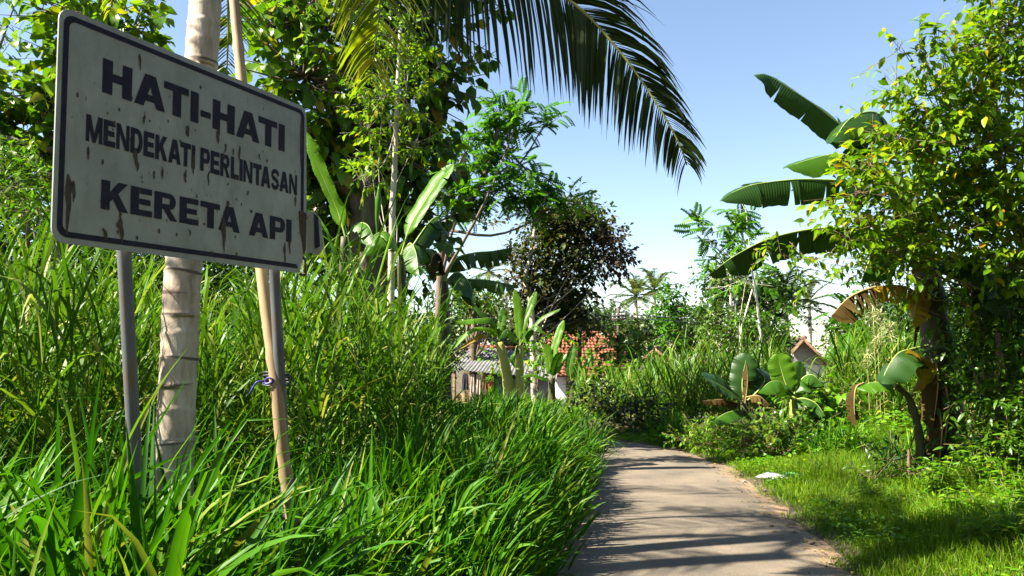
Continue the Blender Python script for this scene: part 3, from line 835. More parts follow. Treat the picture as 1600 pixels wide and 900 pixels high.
# ------------------------------------------------------------------ banana plants
def banana_leaf(parent, ctrl, width, mat, up=(0, 0, 1), droop=.35, tears=7, gap=.25, petiole=.12, seed=0, rib=None, limp=.25, nr=54):
    r = np.random.default_rng(seed + 1000)
    pts = spline(ctrl, nr)
    t = norm(np.gradient(pts, axis=0))
    upv = np.asarray(up, float)
    side = norm(np.cross(t, upv)); nn = np.cross(side, t)
    s = np.linspace(0, 1, nr)
    q = np.clip((s - petiole) / (1 - petiole), 0, 1)
    w = width * .5 * np.clip(q / .10, 0, 1) ** .55 * np.clip((1.0 - q) / .20, 0, 1) ** .55 * (.88 + .12 * np.sin(q * 3.1)) + .002
    k0 = int(nr * petiole)
    V = []; Fq = []; st = []; base = 0
    A = 5
    for sg in (-1, 1):
        cuts = sorted(set([k0] + [int(x) for x in r.uniform(k0 + 3, nr - 4, int(tears * 1.15))] + [nr - 1]))
        for c0, c1 in zip(cuts[:-1], cuts[1:]):
            if c1 - c0 < 1: continue
            dd = droop * r.uniform(.6, 1.3) + (abs(r.normal(0, limp)) if tears else 0)
            slant = r.uniform(.0, .35)
            kk = np.arange(c0, c1 + 1)
            m = len(kk)
            for jx in range(A):
                f = jx / (A - 1)
                ang = dd * (.85 + .15 * f)
                # the strip narrows towards its outer end, leaving the tear open
                kf = np.linspace(c0 + gap * f * f * min(1.2, (c1 - c0) * .25), c1 - gap * f * f * min(1.2, (c1 - c0) * .25), m)
                pp = np.stack([np.interp(kf, np.arange(nr), pts[:, e]) for e in range(3)], 1)
                ss = np.stack([np.interp(kf, np.arange(nr), side[:, e]) for e in range(3)], 1)
                n2 = np.stack([np.interp(kf, np.arange(nr), nn[:, e]) for e in range(3)], 1)
                tt = np.stack([np.interp(kf, np.arange(nr), t[:, e]) for e in range(3)], 1)
                ww = np.interp(kf, np.arange(nr), w)[:, None]
                wave = .022 * (np.sin(kf * .6 + sg + seed) + .5 * np.sin(kf * 2.3 + 2 * seed))[:, None] * f * f * width
                rr = ww * f
                V.append(pp + ss * sg * rr * math.cos(ang) - n2 * (rr * math.sin(ang) + .22 * rr * f * f) + tt * slant * rr * .6 + n2 * wave)
                st.append(np.c_[np.full(m, f), kf / nr * 1.0, np.full(m, sg)])
            a = (np.arange(A - 1)[:, None] * m + np.arange(m - 1)[None]) + base
            qd = np.stack([a, a + 1, a + m + 1, a + m], -1).reshape(-1, 4)
            Fq.append(qd if sg > 0 else qd[:, ::-1])
            base += m * A
    V = np.vstack(V)
    lf = mk('leaf', V, np.vstack(Fq), mat, parent, {"rnd": np.full(len(V), r.random()), "st": np.vstack(st)})
    bb = Buf(); bb.add(*tube(pts[:-2] - nn[:-2] * .004, np.linspace(1, .15, nr - 2) * max(.010, width * .045), 7))
    bb.build('midrib', rib or MAT['midrib'], lf)
    return lf

def pseudostem(parent, pts, r0, r1, mat, sheaths=0, sides=14):
    pts = spline(pts, 24); b = Buf()
    rad = np.linspace(r0, r1, 24) * (1 + .05 * np.sin(np.arange(24) * 1.3))
    b.add(*tube(pts, rad, sides)); st = b.build('stem', mat, parent)
    for k in range(sheaths):
        i = int(rnd(2, 20)); a = rnd(0, 6.28)
        p = pts[i] + np.array([math.cos(a), math.sin(a), 0]) * rad[i] * 1.02
        V, Q, r, al = ribbon(p[None], np.array([[math.cos(a) * .35, math.sin(a) * .35, -1]]), rnd(.3, .8), rnd(.06, .12), .3, 6, fold=.5, flutter=.15, side=np.array([[-math.sin(a), math.cos(a), 0.0]]))
        mk('dry_sheath', V, Q, MAT['bananadead'], parent, {"rnd": r})
    return st

def bplant(label, base_px, Y, group=None, name='banana_plant'):
    bs = P(base_px[0], base_px[1], Y); bs[2] = GZ(bs[0], bs[1])
    return thing(name, bs, label, 'banana plant', group), bs
BG = 'banana plants along the lane'
# the large plant on the right
Yb = 9.0
bn, bs = bplant('tall dark banana plant with long drooping leaves under the leafy vine', (1478, 760), Yb, BG)
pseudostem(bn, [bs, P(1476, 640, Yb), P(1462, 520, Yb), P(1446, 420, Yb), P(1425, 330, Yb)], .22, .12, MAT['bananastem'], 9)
WF = 1.2
L = lambda pix, w, mat, sd, **k: banana_leaf(bn, [P(*p) for p in pix], M(w * WF, Yb), MAT[mat], seed=sd, **k)
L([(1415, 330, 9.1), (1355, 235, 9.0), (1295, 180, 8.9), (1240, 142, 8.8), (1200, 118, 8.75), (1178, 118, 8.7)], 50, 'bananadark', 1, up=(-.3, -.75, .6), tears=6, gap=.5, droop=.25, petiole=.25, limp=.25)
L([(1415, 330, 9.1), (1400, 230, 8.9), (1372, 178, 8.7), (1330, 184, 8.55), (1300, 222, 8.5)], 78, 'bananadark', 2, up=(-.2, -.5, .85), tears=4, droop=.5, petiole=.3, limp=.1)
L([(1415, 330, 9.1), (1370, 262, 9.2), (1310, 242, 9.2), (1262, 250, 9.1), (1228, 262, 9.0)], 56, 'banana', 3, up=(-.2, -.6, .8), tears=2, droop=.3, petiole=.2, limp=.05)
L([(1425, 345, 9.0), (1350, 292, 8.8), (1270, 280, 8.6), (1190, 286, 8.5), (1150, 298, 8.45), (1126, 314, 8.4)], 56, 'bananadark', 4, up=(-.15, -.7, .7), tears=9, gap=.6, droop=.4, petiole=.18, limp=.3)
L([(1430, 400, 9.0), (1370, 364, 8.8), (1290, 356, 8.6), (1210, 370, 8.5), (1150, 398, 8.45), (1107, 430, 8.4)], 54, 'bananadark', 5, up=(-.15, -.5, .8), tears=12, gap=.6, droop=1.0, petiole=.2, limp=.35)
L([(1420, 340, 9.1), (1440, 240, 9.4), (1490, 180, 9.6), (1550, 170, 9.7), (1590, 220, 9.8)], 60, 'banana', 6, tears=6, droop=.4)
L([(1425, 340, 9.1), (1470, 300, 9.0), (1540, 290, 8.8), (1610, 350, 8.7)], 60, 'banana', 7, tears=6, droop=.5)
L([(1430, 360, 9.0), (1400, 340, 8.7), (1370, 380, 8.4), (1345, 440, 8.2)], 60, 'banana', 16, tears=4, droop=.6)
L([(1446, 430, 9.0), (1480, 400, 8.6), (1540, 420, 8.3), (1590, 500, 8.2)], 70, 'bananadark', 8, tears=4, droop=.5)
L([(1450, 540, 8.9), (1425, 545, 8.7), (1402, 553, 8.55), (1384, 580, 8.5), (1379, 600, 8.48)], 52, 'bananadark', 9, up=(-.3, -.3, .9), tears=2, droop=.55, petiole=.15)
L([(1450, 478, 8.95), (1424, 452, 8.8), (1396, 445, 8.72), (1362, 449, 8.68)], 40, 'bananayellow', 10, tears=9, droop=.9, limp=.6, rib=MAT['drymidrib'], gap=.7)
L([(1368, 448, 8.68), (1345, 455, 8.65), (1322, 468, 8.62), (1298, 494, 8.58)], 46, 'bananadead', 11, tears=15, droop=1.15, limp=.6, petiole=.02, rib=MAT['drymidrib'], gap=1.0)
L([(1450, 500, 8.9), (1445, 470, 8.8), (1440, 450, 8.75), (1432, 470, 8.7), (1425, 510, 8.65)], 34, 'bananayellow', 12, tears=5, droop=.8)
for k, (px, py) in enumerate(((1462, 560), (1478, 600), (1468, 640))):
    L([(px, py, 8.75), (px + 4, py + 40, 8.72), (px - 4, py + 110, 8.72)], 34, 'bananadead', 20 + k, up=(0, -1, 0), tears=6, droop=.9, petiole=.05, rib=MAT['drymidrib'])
# sucker beside it
bn, bs = bplant('young banana sucker with one yellowing leaf and withered tip', (1440, 745), 8.8, BG)
pseudostem(bn, [bs, P(1436, 680, 8.8), P(1422, 625, 8.75), P(1400, 603, 8.7)], .06, .03, MAT['bananastem'], 3)
L([(1402, 604, 8.7), (1382, 598, 8.65), (1360, 598, 8.6), (1338, 606, 8.55)], 36, 'bananabright', 30, tears=2, droop=.5, petiole=.1)
L([(1350, 598, 8.58), (1338, 606, 8.55), (1335, 635, 8.55), (1338, 665, 8.55)], 20, 'bananadead', 31, up=(0, -1, 0), tears=6, droop=1.0, petiole=.05, rib=MAT['drymidrib'])
L([(1420, 622, 8.75), (1436, 590, 8.7), (1440, 560, 8.6), (1420, 545, 8.5)], 30, 'bananayellow', 32, tears=2)
# low plant in the middle of the right bank
Yb = 12.6
bn, bs = bplant('low banana plant with a withered brown leaf hanging in its middle', (1165, 680), Yb, BG)
pseudostem(bn, [bs, P(1164, 650, Yb), P(1163, 625, Yb)], .09, .06, MAT['bananastem'], 3)
L([(1163, 628, Yb), (1160, 600, Yb), (1163, 575, Yb), (1168, 552, Yb)], 32, 'bananadark', 40, droop=-.32, up=(-.2, -1, 0), tears=1, petiole=.05)
L([(1163, 630, Yb), (1140, 612, Yb - .2), (1118, 598, Yb - .3), (1097, 587, Yb - .4)], 32, 'bananadark', 41, droop=-.32, up=(-.4, -.6, .8), tears=1, petiole=.05)
L([(1163, 630, Yb), (1185, 610, Yb), (1195, 590, Yb), (1180, 575, Yb)], 34, 'bananadark', 42, up=(.3, -.8, .5), tears=2)
L([(1164, 632, Yb - .15), (1168, 600, Yb - .2), (1167, 568, Yb - .2)], 14, 'bananadead', 43, up=(0, -1, 0), tears=6, droop=1.2, petiole=.02, rib=MAT['drymidrib'])
L([(1166, 620, Yb - .2), (1185, 618, Yb - .3), (1203, 632, Yb - .35)], 20, 'bananadead', 44, tears=5, droop=.9, rib=MAT['drymidrib'])
L([(1160, 632, Yb - .1), (1130, 624, Yb - .3), (1097, 626, Yb - .4)], 15, 'bananadead', 45, tears=6, droop=.9, rib=MAT['drymidrib'])
L([(1163, 640, Yb - .1), (1135, 645, Yb - .4), (1110, 660, Yb - .6)], 26, 'banana', 46, tears=1, droop=.4)
bn, bs = bplant('low banana plant with one upright sunlit leaf beside the tall grass', (1240, 680), 12.2, BG)
Yb = 12.2
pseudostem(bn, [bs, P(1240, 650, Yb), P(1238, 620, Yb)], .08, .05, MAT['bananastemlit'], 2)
L([(1238, 622, Yb), (1228, 600, Yb), (1220, 575, Yb), (1214, 552, Yb)], 32, 'bananabright', 50, droop=-.32, up=(-.3, -1, .1), tears=1)
L([(1238, 622, Yb), (1250, 595, Yb), (1268, 585, Yb - .1), (1288, 602, Yb - .2)], 36, 'banana', 51, tears=2, droop=.5)
L([(1238, 624, Yb), (1225, 600, Yb - .2), (1205, 596, Yb - .3), (1185, 612, Yb - .4)], 28, 'banana', 52, tears=2, droop=.5)
L([(1238, 626, Yb), (1255, 622, Yb - .2), (1275, 630, Yb - .3), (1290, 650, Yb - .4)], 28, 'banana', 53, tears=1, droop=.5)
L([(1238, 626, Yb), (1248, 590, Yb + .1), (1252, 565, Yb + .2)], 26, 'bananabright', 54, droop=-.32, tears=1, up=(.3, -1, 0))
# plants behind the tall grass, left of centre
WF = .95
Yb = 9.8
bn, bs = bplant('banana plant with one torn upright leaf glowing against the dark tree', (625, 520), Yb, BG)
pseudostem(bn, [bs, P(628, 480, Yb), P(626, 400, Yb)], .08, .05, MAT['bananastem'])
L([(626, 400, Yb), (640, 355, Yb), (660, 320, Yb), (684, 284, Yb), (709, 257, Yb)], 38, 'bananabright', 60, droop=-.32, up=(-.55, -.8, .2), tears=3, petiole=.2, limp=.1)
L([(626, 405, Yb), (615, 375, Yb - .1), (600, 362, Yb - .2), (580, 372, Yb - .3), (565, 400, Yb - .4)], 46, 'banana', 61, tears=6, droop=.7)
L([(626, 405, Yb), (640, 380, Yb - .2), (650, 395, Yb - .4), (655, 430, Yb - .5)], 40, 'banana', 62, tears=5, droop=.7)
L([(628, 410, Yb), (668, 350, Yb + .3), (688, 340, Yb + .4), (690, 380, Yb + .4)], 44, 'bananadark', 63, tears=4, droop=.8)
V, Fs = tube(spline([P(590, 400, 9.9), P(589, 345, 9.9), P(591, 318, 9.9), P(592, 288, 9.9)], 14), np.r_[np.full(6, .012), np.linspace(.02, .045, 5), .03, .018, .004], 9)
mk('rolled_leaf', V, Fs, MAT['bananabright'], bn, {"rnd": np.full(len(V), .5), "st": np.zeros((len(V), 3))})
Yb = 8.2
bn, bs = bplant('banana plant with a broad bright leaf just right of the board', (520, 560), Yb, BG)
pseudostem(bn, [bs, P(534, 460, Yb), P(538, 370, Yb)], .07, .04, MAT['bananastem'])
L([(540, 372, Yb), (528, 330, Yb), (508, 285, Yb - .1), (488, 238, Yb - .2), (478, 205, Yb - .3)], 46, 'bananabright', 70, droop=-.32, up=(-.7, -.6, .3), tears=1, petiole=.1)
L([(540, 372, Yb), (556, 350, Yb), (575, 352, Yb - .2), (588, 385, Yb - .3)], 36, 'banana', 71, tears=4, droop=.6)
Yb = 13.0
bn, bs = bplant('shaded banana plant with ragged leaves reaching right below the feathery tree', (700, 560), Yb, BG)
pseudostem(bn, [bs, P(696, 500, Yb), P(694, 440, Yb)], .10, .07, MAT['bananastem'], 3)
L([(694, 440, Yb), (712, 405, Yb - .1), (740, 395, Yb - .2), (770, 392, Yb - .2), (801, 386, Yb - .2)], 44, 'bananadark', 80, up=(.1, -.6, .8), tears=10, droop=.9, limp=.4, petiole=.12, gap=.5)
L([(694, 445, Yb), (720, 437, Yb - .3), (760, 437, Yb - .5), (806, 446, Yb - .7)], 32, 'banana', 81, up=(0, -.4, .9), tears=12, droop=.8, limp=.3, gap=.5)
L([(694, 440, Yb), (680, 400, Yb - .2), (664, 390, Yb - .4), (650, 410, Yb - .5)], 40, 'banana', 82, tears=6, droop=.8)
L([(694, 442, Yb), (688, 400, Yb - .3), (676, 400, Yb - .5), (668, 440, Yb - .6)], 22, 'bananadead', 83, tears=8, droop=1.2, rib=MAT['drymidrib'])
L([(694, 442, Yb), (715, 425, Yb - .4), (735, 445, Yb - .6), (742, 480, Yb - .6)], 36, 'bananadark', 84, tears=5, droop=.8)
# plants in front of the houses
Yb = 20.0
bn, bs = bplant('banana plant arching left over the grey roof with orange leaf base', (795, 640), Yb, BG)
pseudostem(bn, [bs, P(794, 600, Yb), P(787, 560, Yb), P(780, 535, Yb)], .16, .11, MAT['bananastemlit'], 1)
L([(780, 538, Yb), (768, 515, Yb), (742, 512, Yb - .3), (722, 525, Yb - .4), (708, 545, Yb - .4)], 15, 'bananabright', 90, tears=5, droop=.6)
L([(780, 540, Yb), (765, 528, Yb - .2), (748, 522, Yb - .3), (735, 532, Yb - .4), (713, 545, Yb - .4)], 12, 'bananayellow', 91, tears=4, droop=.6, petiole=.3)
L([(780, 535, Yb), (772, 505, Yb), (755, 490, Yb - .2), (738, 470, Yb - .2)], 14, 'banana', 92, tears=5, droop=.6)
L([(780, 535, Yb), (784, 505, Yb), (786, 480, Yb)], 15, 'banana', 93, droop=-.32, tears=3, up=(-.2, -1, .2))
L([(780, 535, Yb), (770, 500, Yb - .2), (745, 498, Yb - .4), (712, 502, Yb - .5)], 16, 'bananabright', 94, tears=6, droop=.6)
bn, bs = bplant('banana plant with tall upright leaves in front of the grey roof', (812, 640), Yb, BG)
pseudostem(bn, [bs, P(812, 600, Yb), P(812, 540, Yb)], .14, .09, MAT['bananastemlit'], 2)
L([(812, 540, Yb), (810, 500, Yb), (808, 475, Yb), (804, 452, Yb)], 14, 'bananabright', 95, droop=-.32, up=(-.3, -1, 0), tears=2)
L([(812, 540, Yb), (818, 505, Yb), (828, 480, Yb), (838, 455, Yb)], 15, 'bananabright', 96, droop=-.32, up=(-.4, -1, .2), tears=2)
L([(812, 542, Yb), (800, 520, Yb - .2), (790, 515, Yb - .3), (778, 530, Yb - .4)], 16, 'banana', 97, tears=4, droop=.7)
L([(812, 540, Yb), (826, 515, Yb - .3), (838, 508, Yb - .5), (850, 520, Yb - .6)], 18, 'banana', 98, tears=3, droop=.7)
L([(812, 540, Yb), (835, 505, Yb), (855, 490, Yb), (876, 482, Yb)], 14, 'banana', 99, tears=5, droop=.5)
L([(812, 545, Yb), (808, 540, Yb - .3), (805, 550, Yb - .4), (806, 575, Yb - .4)], 14, 'banana', 100, tears=3, droop=.8)
Yb = 18.5
bn, bs = bplant('banana plant with glowing yellow-green leaves before the red roof', (862, 650), Yb, BG)
pseudostem(bn, [bs, P(862, 615, Yb), P(862, 590, Yb)], .11, .08, MAT['bananastem'], 2)
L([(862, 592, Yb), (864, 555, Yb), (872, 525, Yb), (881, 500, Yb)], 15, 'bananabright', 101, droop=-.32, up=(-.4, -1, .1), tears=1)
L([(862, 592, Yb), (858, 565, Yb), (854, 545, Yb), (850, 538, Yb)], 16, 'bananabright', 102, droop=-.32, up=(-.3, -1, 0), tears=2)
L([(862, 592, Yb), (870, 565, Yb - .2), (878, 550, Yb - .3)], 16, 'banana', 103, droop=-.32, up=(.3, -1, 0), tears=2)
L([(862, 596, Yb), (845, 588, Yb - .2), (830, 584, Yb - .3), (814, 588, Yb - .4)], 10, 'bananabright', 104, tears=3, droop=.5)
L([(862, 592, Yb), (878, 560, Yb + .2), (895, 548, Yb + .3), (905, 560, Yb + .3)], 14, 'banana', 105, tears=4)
bn, bs = bplant('smaller banana plant at the foot of the wooden utility pole', (896, 650), Yb, BG)
pseudostem(bn, [bs, P(895, 620, Yb), P(893, 595, Yb)], .10, .07, MAT['bananastem'], 3)
L([(893, 597, Yb), (890, 575, Yb), (893, 555, Yb), (898, 538, Yb)], 16, 'banana', 106, droop=-.32, up=(-.3, -1, 0), tears=1)
L([(893, 597, Yb), (902, 575, Yb), (906, 560, Yb)], 13, 'bananabright', 107, droop=-.32, up=(.3, -1, 0), tears=2)
L([(893, 597, Yb), (915, 565, Yb + .1), (922, 548, Yb + .1), (925, 575, Yb)], 13, 'bananabright', 108, tears=3)
L([(893, 600, Yb), (905, 590, Yb - .2), (915, 600, Yb - .3), (918, 620, Yb - .3)], 14, 'bananadark', 109, tears=2)

# ------------------------------------------------------------------ trees and shrubs
def crown_leaves(centres, radii, ntw, per, leaf, tw_len, flat=1.0, droop=.45, shell=2.4, up=.25, jit=.35, spread=.8):
    """leaf positions and directions, set alternately along short twigs that fill the clumps"""
    pos = []; dr = []; tw = []
    for c, r, n in zip(centres, radii, ntw):
        u = norm(rng.normal(0, 1, (n, 3))) * (rng.random(n) ** (1 / shell))[:, None]
        o = c + u * r * np.array([1, 1, flat])
        d = norm(u * .9 + rng.normal(0, .55, (n, 3)) + [0, 0, up])
        tl = tw_len * rnd(.6, 1.3, n)
        side = norm(np.cross(d, [0, 0, 1.0]) + rng.normal(0, .3, (n, 3)))
        s = (np.arange(per) + .5) / per
        sg = np.where(np.arange(per) % 2, 1, -1)
        p = o[:, None] + d[:, None] * (tl[:, None] * s[None])[:, :, None]
        p[:, :, 2] -= .12 * tl[:, None] * s[None] ** 2
        q = d[:, None] * (.35 + .4 * s[None, :, None]) + side[:, None] * sg[None, :, None] * spread + rng.normal(0, jit, (n, per, 3)) + [0, 0, -droop]
        pos.append(p.reshape(-1, 3)); dr.append(q.reshape(-1, 3)); tw.append((o, d, tl))
    return np.vstack(pos), np.vstack(dr), tw

def tree(name, label, Y, trunk, tr, clumps, leaf, per=7, dens=1.0, T=T_OVAL, mat='tree', bark='bark', cat='tree', group=None, flat=.85,
         droop=.45, singles=0, twl=3.0, depth=1.0, limbs=True, roll=.5, shell=2.4, show_twigs=True, mats2=None, jit=.35, up=.25, spread=.8, limb=1.0):
    """trunk: photo pixels from the foot upward; clumps: (px, py, radius px, depth offset m)"""
    f0 = P(trunk[0][0], trunk[0][1], Y) if Y else np.array(trunk[0], float)
    f0[2] = GZ(f0[0], f0[1])
    root = thing(name, f0, label, cat, group)
    if not Y:
        tp = [f0 - [0, 0, .05]] + [np.array(p, float) for p in trunk[1:]]
        cs = np.array([c[:3] for c in clumps], float); rs = np.array([c[3] for c in clumps], float)
    else: tp = [f0 - [0, 0, .05]] + [P(p[0], p[1], Y + (p[2] if len(p) > 2 else 0)) for p in trunk[1:]]
    if Y: cs = np.array([P(c[0], c[1], Y + c[3]) for c in clumps]); rs = np.array([M(c[2], Y + c[3]) for c in clumps])
    ntw = np.maximum(3, (dens * 16 * (rs / leaf) ** 2 / per * 2.2).astype(int))
    pos, dr, tws = crown_leaves(cs, rs * np.array([1, depth, 1])[0], ntw, per, leaf, leaf * twl, flat, droop, shell, up, jit, spread)
    b = Buf()
    pts = spline(tp, 30); b.add(*tube(pts, np.linspace(tr * 1.15, tr * .45, 30), 10))
    if limbs:
        for c, (o, d, tl) in zip(cs, tws):
            st = pts[min(29, int(rnd(12, 29)))] if c[2] > pts[15][2] else pts[12]
            dist = np.linalg.norm(c - st)
            mid = (st + c) / 2 + rng.normal(0, .07, 3) * dist + [0, 0, -.05 * dist]
            b.add(*tube(spline([st, mid, c], 10), np.linspace(tr * .38, tr * .10, 10) * limb, 6))
            if show_twigs:
                for k in range(0, len(o), max(1, len(o) // 16)):
                    b.add(*tube(spline([c + rng.normal(0, .02, 3), (c + o[k]) / 2 + [0, 0, -.03], o[k] + d[k] * tl[k]], 6), np.linspace(tr * .09, max(.003, tr * .02), 6) * limb, 4))
    b.build('trunk', MAT[bark], root)
    N = len(pos)
    fr = leaf_frames(dr, roll); sc = leaf * rnd(.65, 1.2, N)
    keep = np.ones(N, bool)
    if singles:
        # the leaves that show largest: nearest the viewer
        dist = np.linalg.norm(pos - CAM, axis=1)
        idx = np.argsort(dist)[:singles]; keep[idx] = False
        me = mesh_data('leaf', T[0], T[1], MAT[mat])
        for i in idx:
            o = bpy.data.objects.new('leaf', me); COL.link(o); o.parent = root
            m = Matrix([[*(fr[i, 0] * sc[i]), 0], [*(fr[i, 1] * sc[i]), 0], [*(fr[i, 2] * sc[i]), 0], [0, 0, 0, 1]]).transposed()
            m.translation = Vector(pos[i] - f0)
            o.matrix_basis = m
    if mats2:
        # a second leaf colour in some of the clumps
        ids = np.repeat(np.arange(len(cs)), ntw * per)
        sel = np.isin(ids, mats2[1])
        for s_, m_ in ((keep & ~sel, mat), (keep & sel, mats2[0])):
            V, fs, r = instances(T[0], T[1], pos[s_], fr[s_], sc[s_])
            mk('crown', V, fs, MAT[m_], root, {"rnd": r})
    else:
        V, fs, r = instances(T[0], T[1], pos[keep], fr[keep], sc[keep])
        o = mk('crown', V, fs, MAT[mat], root, {"rnd": r})
        if singles: o["kind"] = "stuff"
    return root

# left of the sign
tree('broadleaf_tree', 'broad-leaved tree behind the left edge of the board', 11, [(110, 760), (105, 500), (100, 300), (95, 120)], .16,
     [(25, 260, 55, 0), (85, 215, 55, .4), (60, 150, 45, 0), (115, 90, 50, .3), (150, 20, 45, 0), (95, 15, 36, 0), (210, 45, 40, .3), (20, 195, 42, .5), (-60, 150, 60, 0),
      (235, 105, 38, .6), (130, 170, 60, .8), (-40, 260, 70, .4), (180, 110, 50, .5)], .21, 7, 1.15, T_BROAD, 'teakbright', singles=200, droop=.5)
tree('shrub', 'small-leaved green shrub below the board\'s left edge, above the tall grass', 9.6, [(40, 760), (42, 450), (45, 330)], .05,
     [(20, 290, 42, 0), (65, 270, 40, .3), (60, 330, 40, -.2), (10, 240, 34, .4), (95, 320, 42, .4), (-30, 300, 50, 0)], .10, 9, .75, T_SLIM, 'herb', cat='shrub', flat=.7)
tree('distant_tree', 'pale feathery tree top at the upper left corner', 22, [(-40, 700), (-40, 300), (-30, 60)], .2,
     [(0, 40, 30, 0), (-20, 90, 40, 0), (10, 300, 40, 1), (-30, 200, 50, 0), (22, 10, 24, 0)], .42, 4, .5, T_FEATHER, 'feather', flat=.5)
# the big teak tree
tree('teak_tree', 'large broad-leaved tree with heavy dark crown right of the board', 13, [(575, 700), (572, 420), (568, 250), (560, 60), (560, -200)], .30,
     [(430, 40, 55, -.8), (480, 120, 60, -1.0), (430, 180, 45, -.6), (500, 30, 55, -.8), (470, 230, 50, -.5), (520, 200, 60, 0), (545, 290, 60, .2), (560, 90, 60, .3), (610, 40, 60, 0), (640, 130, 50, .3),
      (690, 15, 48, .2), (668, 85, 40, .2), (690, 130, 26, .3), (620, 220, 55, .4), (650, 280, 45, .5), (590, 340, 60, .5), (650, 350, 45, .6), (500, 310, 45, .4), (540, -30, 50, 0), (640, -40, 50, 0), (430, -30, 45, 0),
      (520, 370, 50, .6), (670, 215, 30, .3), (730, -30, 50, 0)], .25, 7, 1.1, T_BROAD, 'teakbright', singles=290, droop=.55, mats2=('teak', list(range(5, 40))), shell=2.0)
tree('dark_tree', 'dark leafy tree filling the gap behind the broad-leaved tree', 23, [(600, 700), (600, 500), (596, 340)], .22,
     [(540, 210, 45, 0), (600, 200, 40, 0), (600, 260, 50, 0), (530, 290, 55, 0), (580, 370, 60, 0), (640, 420, 36, 0), (500, 400, 55, 0)], .30, 7, .9, T_BROAD, 'dark', droop=.5)
tree('slender_tree', 'slender pale straight trunk with sparse yellowish leaves in front of the big tree', 10.4, [(610, 640), (612, 380), (617, 250), (622, 120), (626, 40)], .055,
     [(600, 150, 34, 0), (640, 165, 32, 0), (575, 200, 30, 0), (650, 220, 28, .2), (590, 255, 26, 0), (640, 95, 36, 0), (610, 60, 36, 0), (570, 280, 22, 0), (570, 150, 24, 0)], .105, 7, .75, T_OVAL, 'vine', bark='palebark', flat=.8, droop=.6, limb=.4)
# umbrella-crowned feathery tree
tree('feathery_tree', 'feathery umbrella-crowned tree leaning right against the sky', 21, [(684, 560), (690, 400), (706, 350), (738, 310), (762, 262), (778, 200)], .13,
     [(775, 178, 40, 0), (815, 172, 34, 0), (850, 195, 26, 0), (735, 210, 32, 0), (790, 215, 30, 0), (705, 250, 30, .4), (755, 250, 38, 0), (800, 255, 40, -.2), (715, 290, 34, .2), (765, 300, 44, 0), (820, 300, 40, 0),
      (862, 305, 34, .2), (890, 318, 26, .3), (735, 335, 32, 0), (840, 330, 36, 0), (700, 320, 26, .3), (680, 230, 30, .6), (690, 275, 28, .5)], .42, 4, .66, T_FEATHER, 'feather', bark='bark', flat=.40, droop=.22, twl=1.1, roll=.3, shell=1.8, spread=1.0)
# russet tree
tree('russet_tree', 'dark russet and purple leaved tree with pale limbs above the grey roof', 26, [(838, 620), (830, 480), (820, 440), (829, 400), (836, 355)], .13,
     [(884, 345, 26, 0), (908, 352, 26, 0), (932, 366, 26, 0), (952, 382, 20, 0), (958, 408, 20, 0), (918, 395, 32, .4), (880, 382, 32, .5), (850, 372, 24, .3), (828, 402, 24, .3), (832, 440, 28, .3), (865, 425, 36, .6),
      (894, 438, 30, .6), (878, 470, 34, .8), (838, 474, 26, .8), (938, 420, 13, .3), (806, 432, 13, .2), (970, 400, 11, 0), (966, 376, 11, 0), (806, 398, 11, 0), (944, 350, 11, 0), (818, 372, 12, 0),
      (798, 458, 12, .3), (862, 345, 14, .2), (920, 332, 12, 0), (895, 478, 20, .6), (810, 480, 14, .5), (850, 500, 26, .8), (890, 505, 26, .9), (825, 505, 20, .8), (920, 498, 18, .8), (770, 350, 10, 0), (850, 335, 16, .2), (835, 350, 14, .2)], .22, 6, 1.6, T_CARD, 'russet', bark='palebark', flat=.75, limb=.45, mats2=('purple', [2, 3, 4, 13, 15, 16, 18]))
tree('dark_tree', 'green crown rising behind the top of the russet tree', 48, [(885, 640), (885, 450), (885, 350)], .2,
     [(885, 332, 24, 0), (902, 320, 18, 0), (868, 345, 24, 0), (912, 340, 20, 0)], .5, 6, 1.0, T_CARD, 'dark', flat=.8)
# background woods, each tree its own
def far_tree(label, px, py, r, Y, mat='far', leaf=None, n=9, dens=1.0, flat=.8, bark='bark', pyb=640, T=T_CARD, name='distant_tree', tr=.2, group='trees beyond the fields', wide=1.25):
    cl = []
    for k in range(n):
        a = k * 2.4; q = math.sqrt((k + .5) / n)
        cl.append((px + math.cos(a) * q * r * wide * .75, py + math.sin(a) * q * r * .75, r * rnd(.36, .52), rnd(-1, 1) * M(r, Y) * .6))
    return tree(name, label, Y, [(px, pyb), (px + rnd(-4, 4), (py + pyb) / 2), (px, py)], tr, cl, leaf or M(7.5, Y), 6, dens, T, mat, bark, flat=flat, group=group, show_twigs=False)
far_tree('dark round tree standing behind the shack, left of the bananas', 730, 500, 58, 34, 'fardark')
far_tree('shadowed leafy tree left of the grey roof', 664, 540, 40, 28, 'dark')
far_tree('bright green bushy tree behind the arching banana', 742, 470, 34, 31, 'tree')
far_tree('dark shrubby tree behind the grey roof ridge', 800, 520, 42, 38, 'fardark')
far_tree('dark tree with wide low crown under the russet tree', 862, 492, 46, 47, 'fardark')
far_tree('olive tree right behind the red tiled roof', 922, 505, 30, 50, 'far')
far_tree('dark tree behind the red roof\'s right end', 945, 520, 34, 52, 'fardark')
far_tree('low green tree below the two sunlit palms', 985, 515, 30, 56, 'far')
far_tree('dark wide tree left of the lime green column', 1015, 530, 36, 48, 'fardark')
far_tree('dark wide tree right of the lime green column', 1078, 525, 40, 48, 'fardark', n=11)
far_tree('pale thin tree top left of the pale-trunked clump', 1098, 490, 22, 60, 'far', dens=.6)
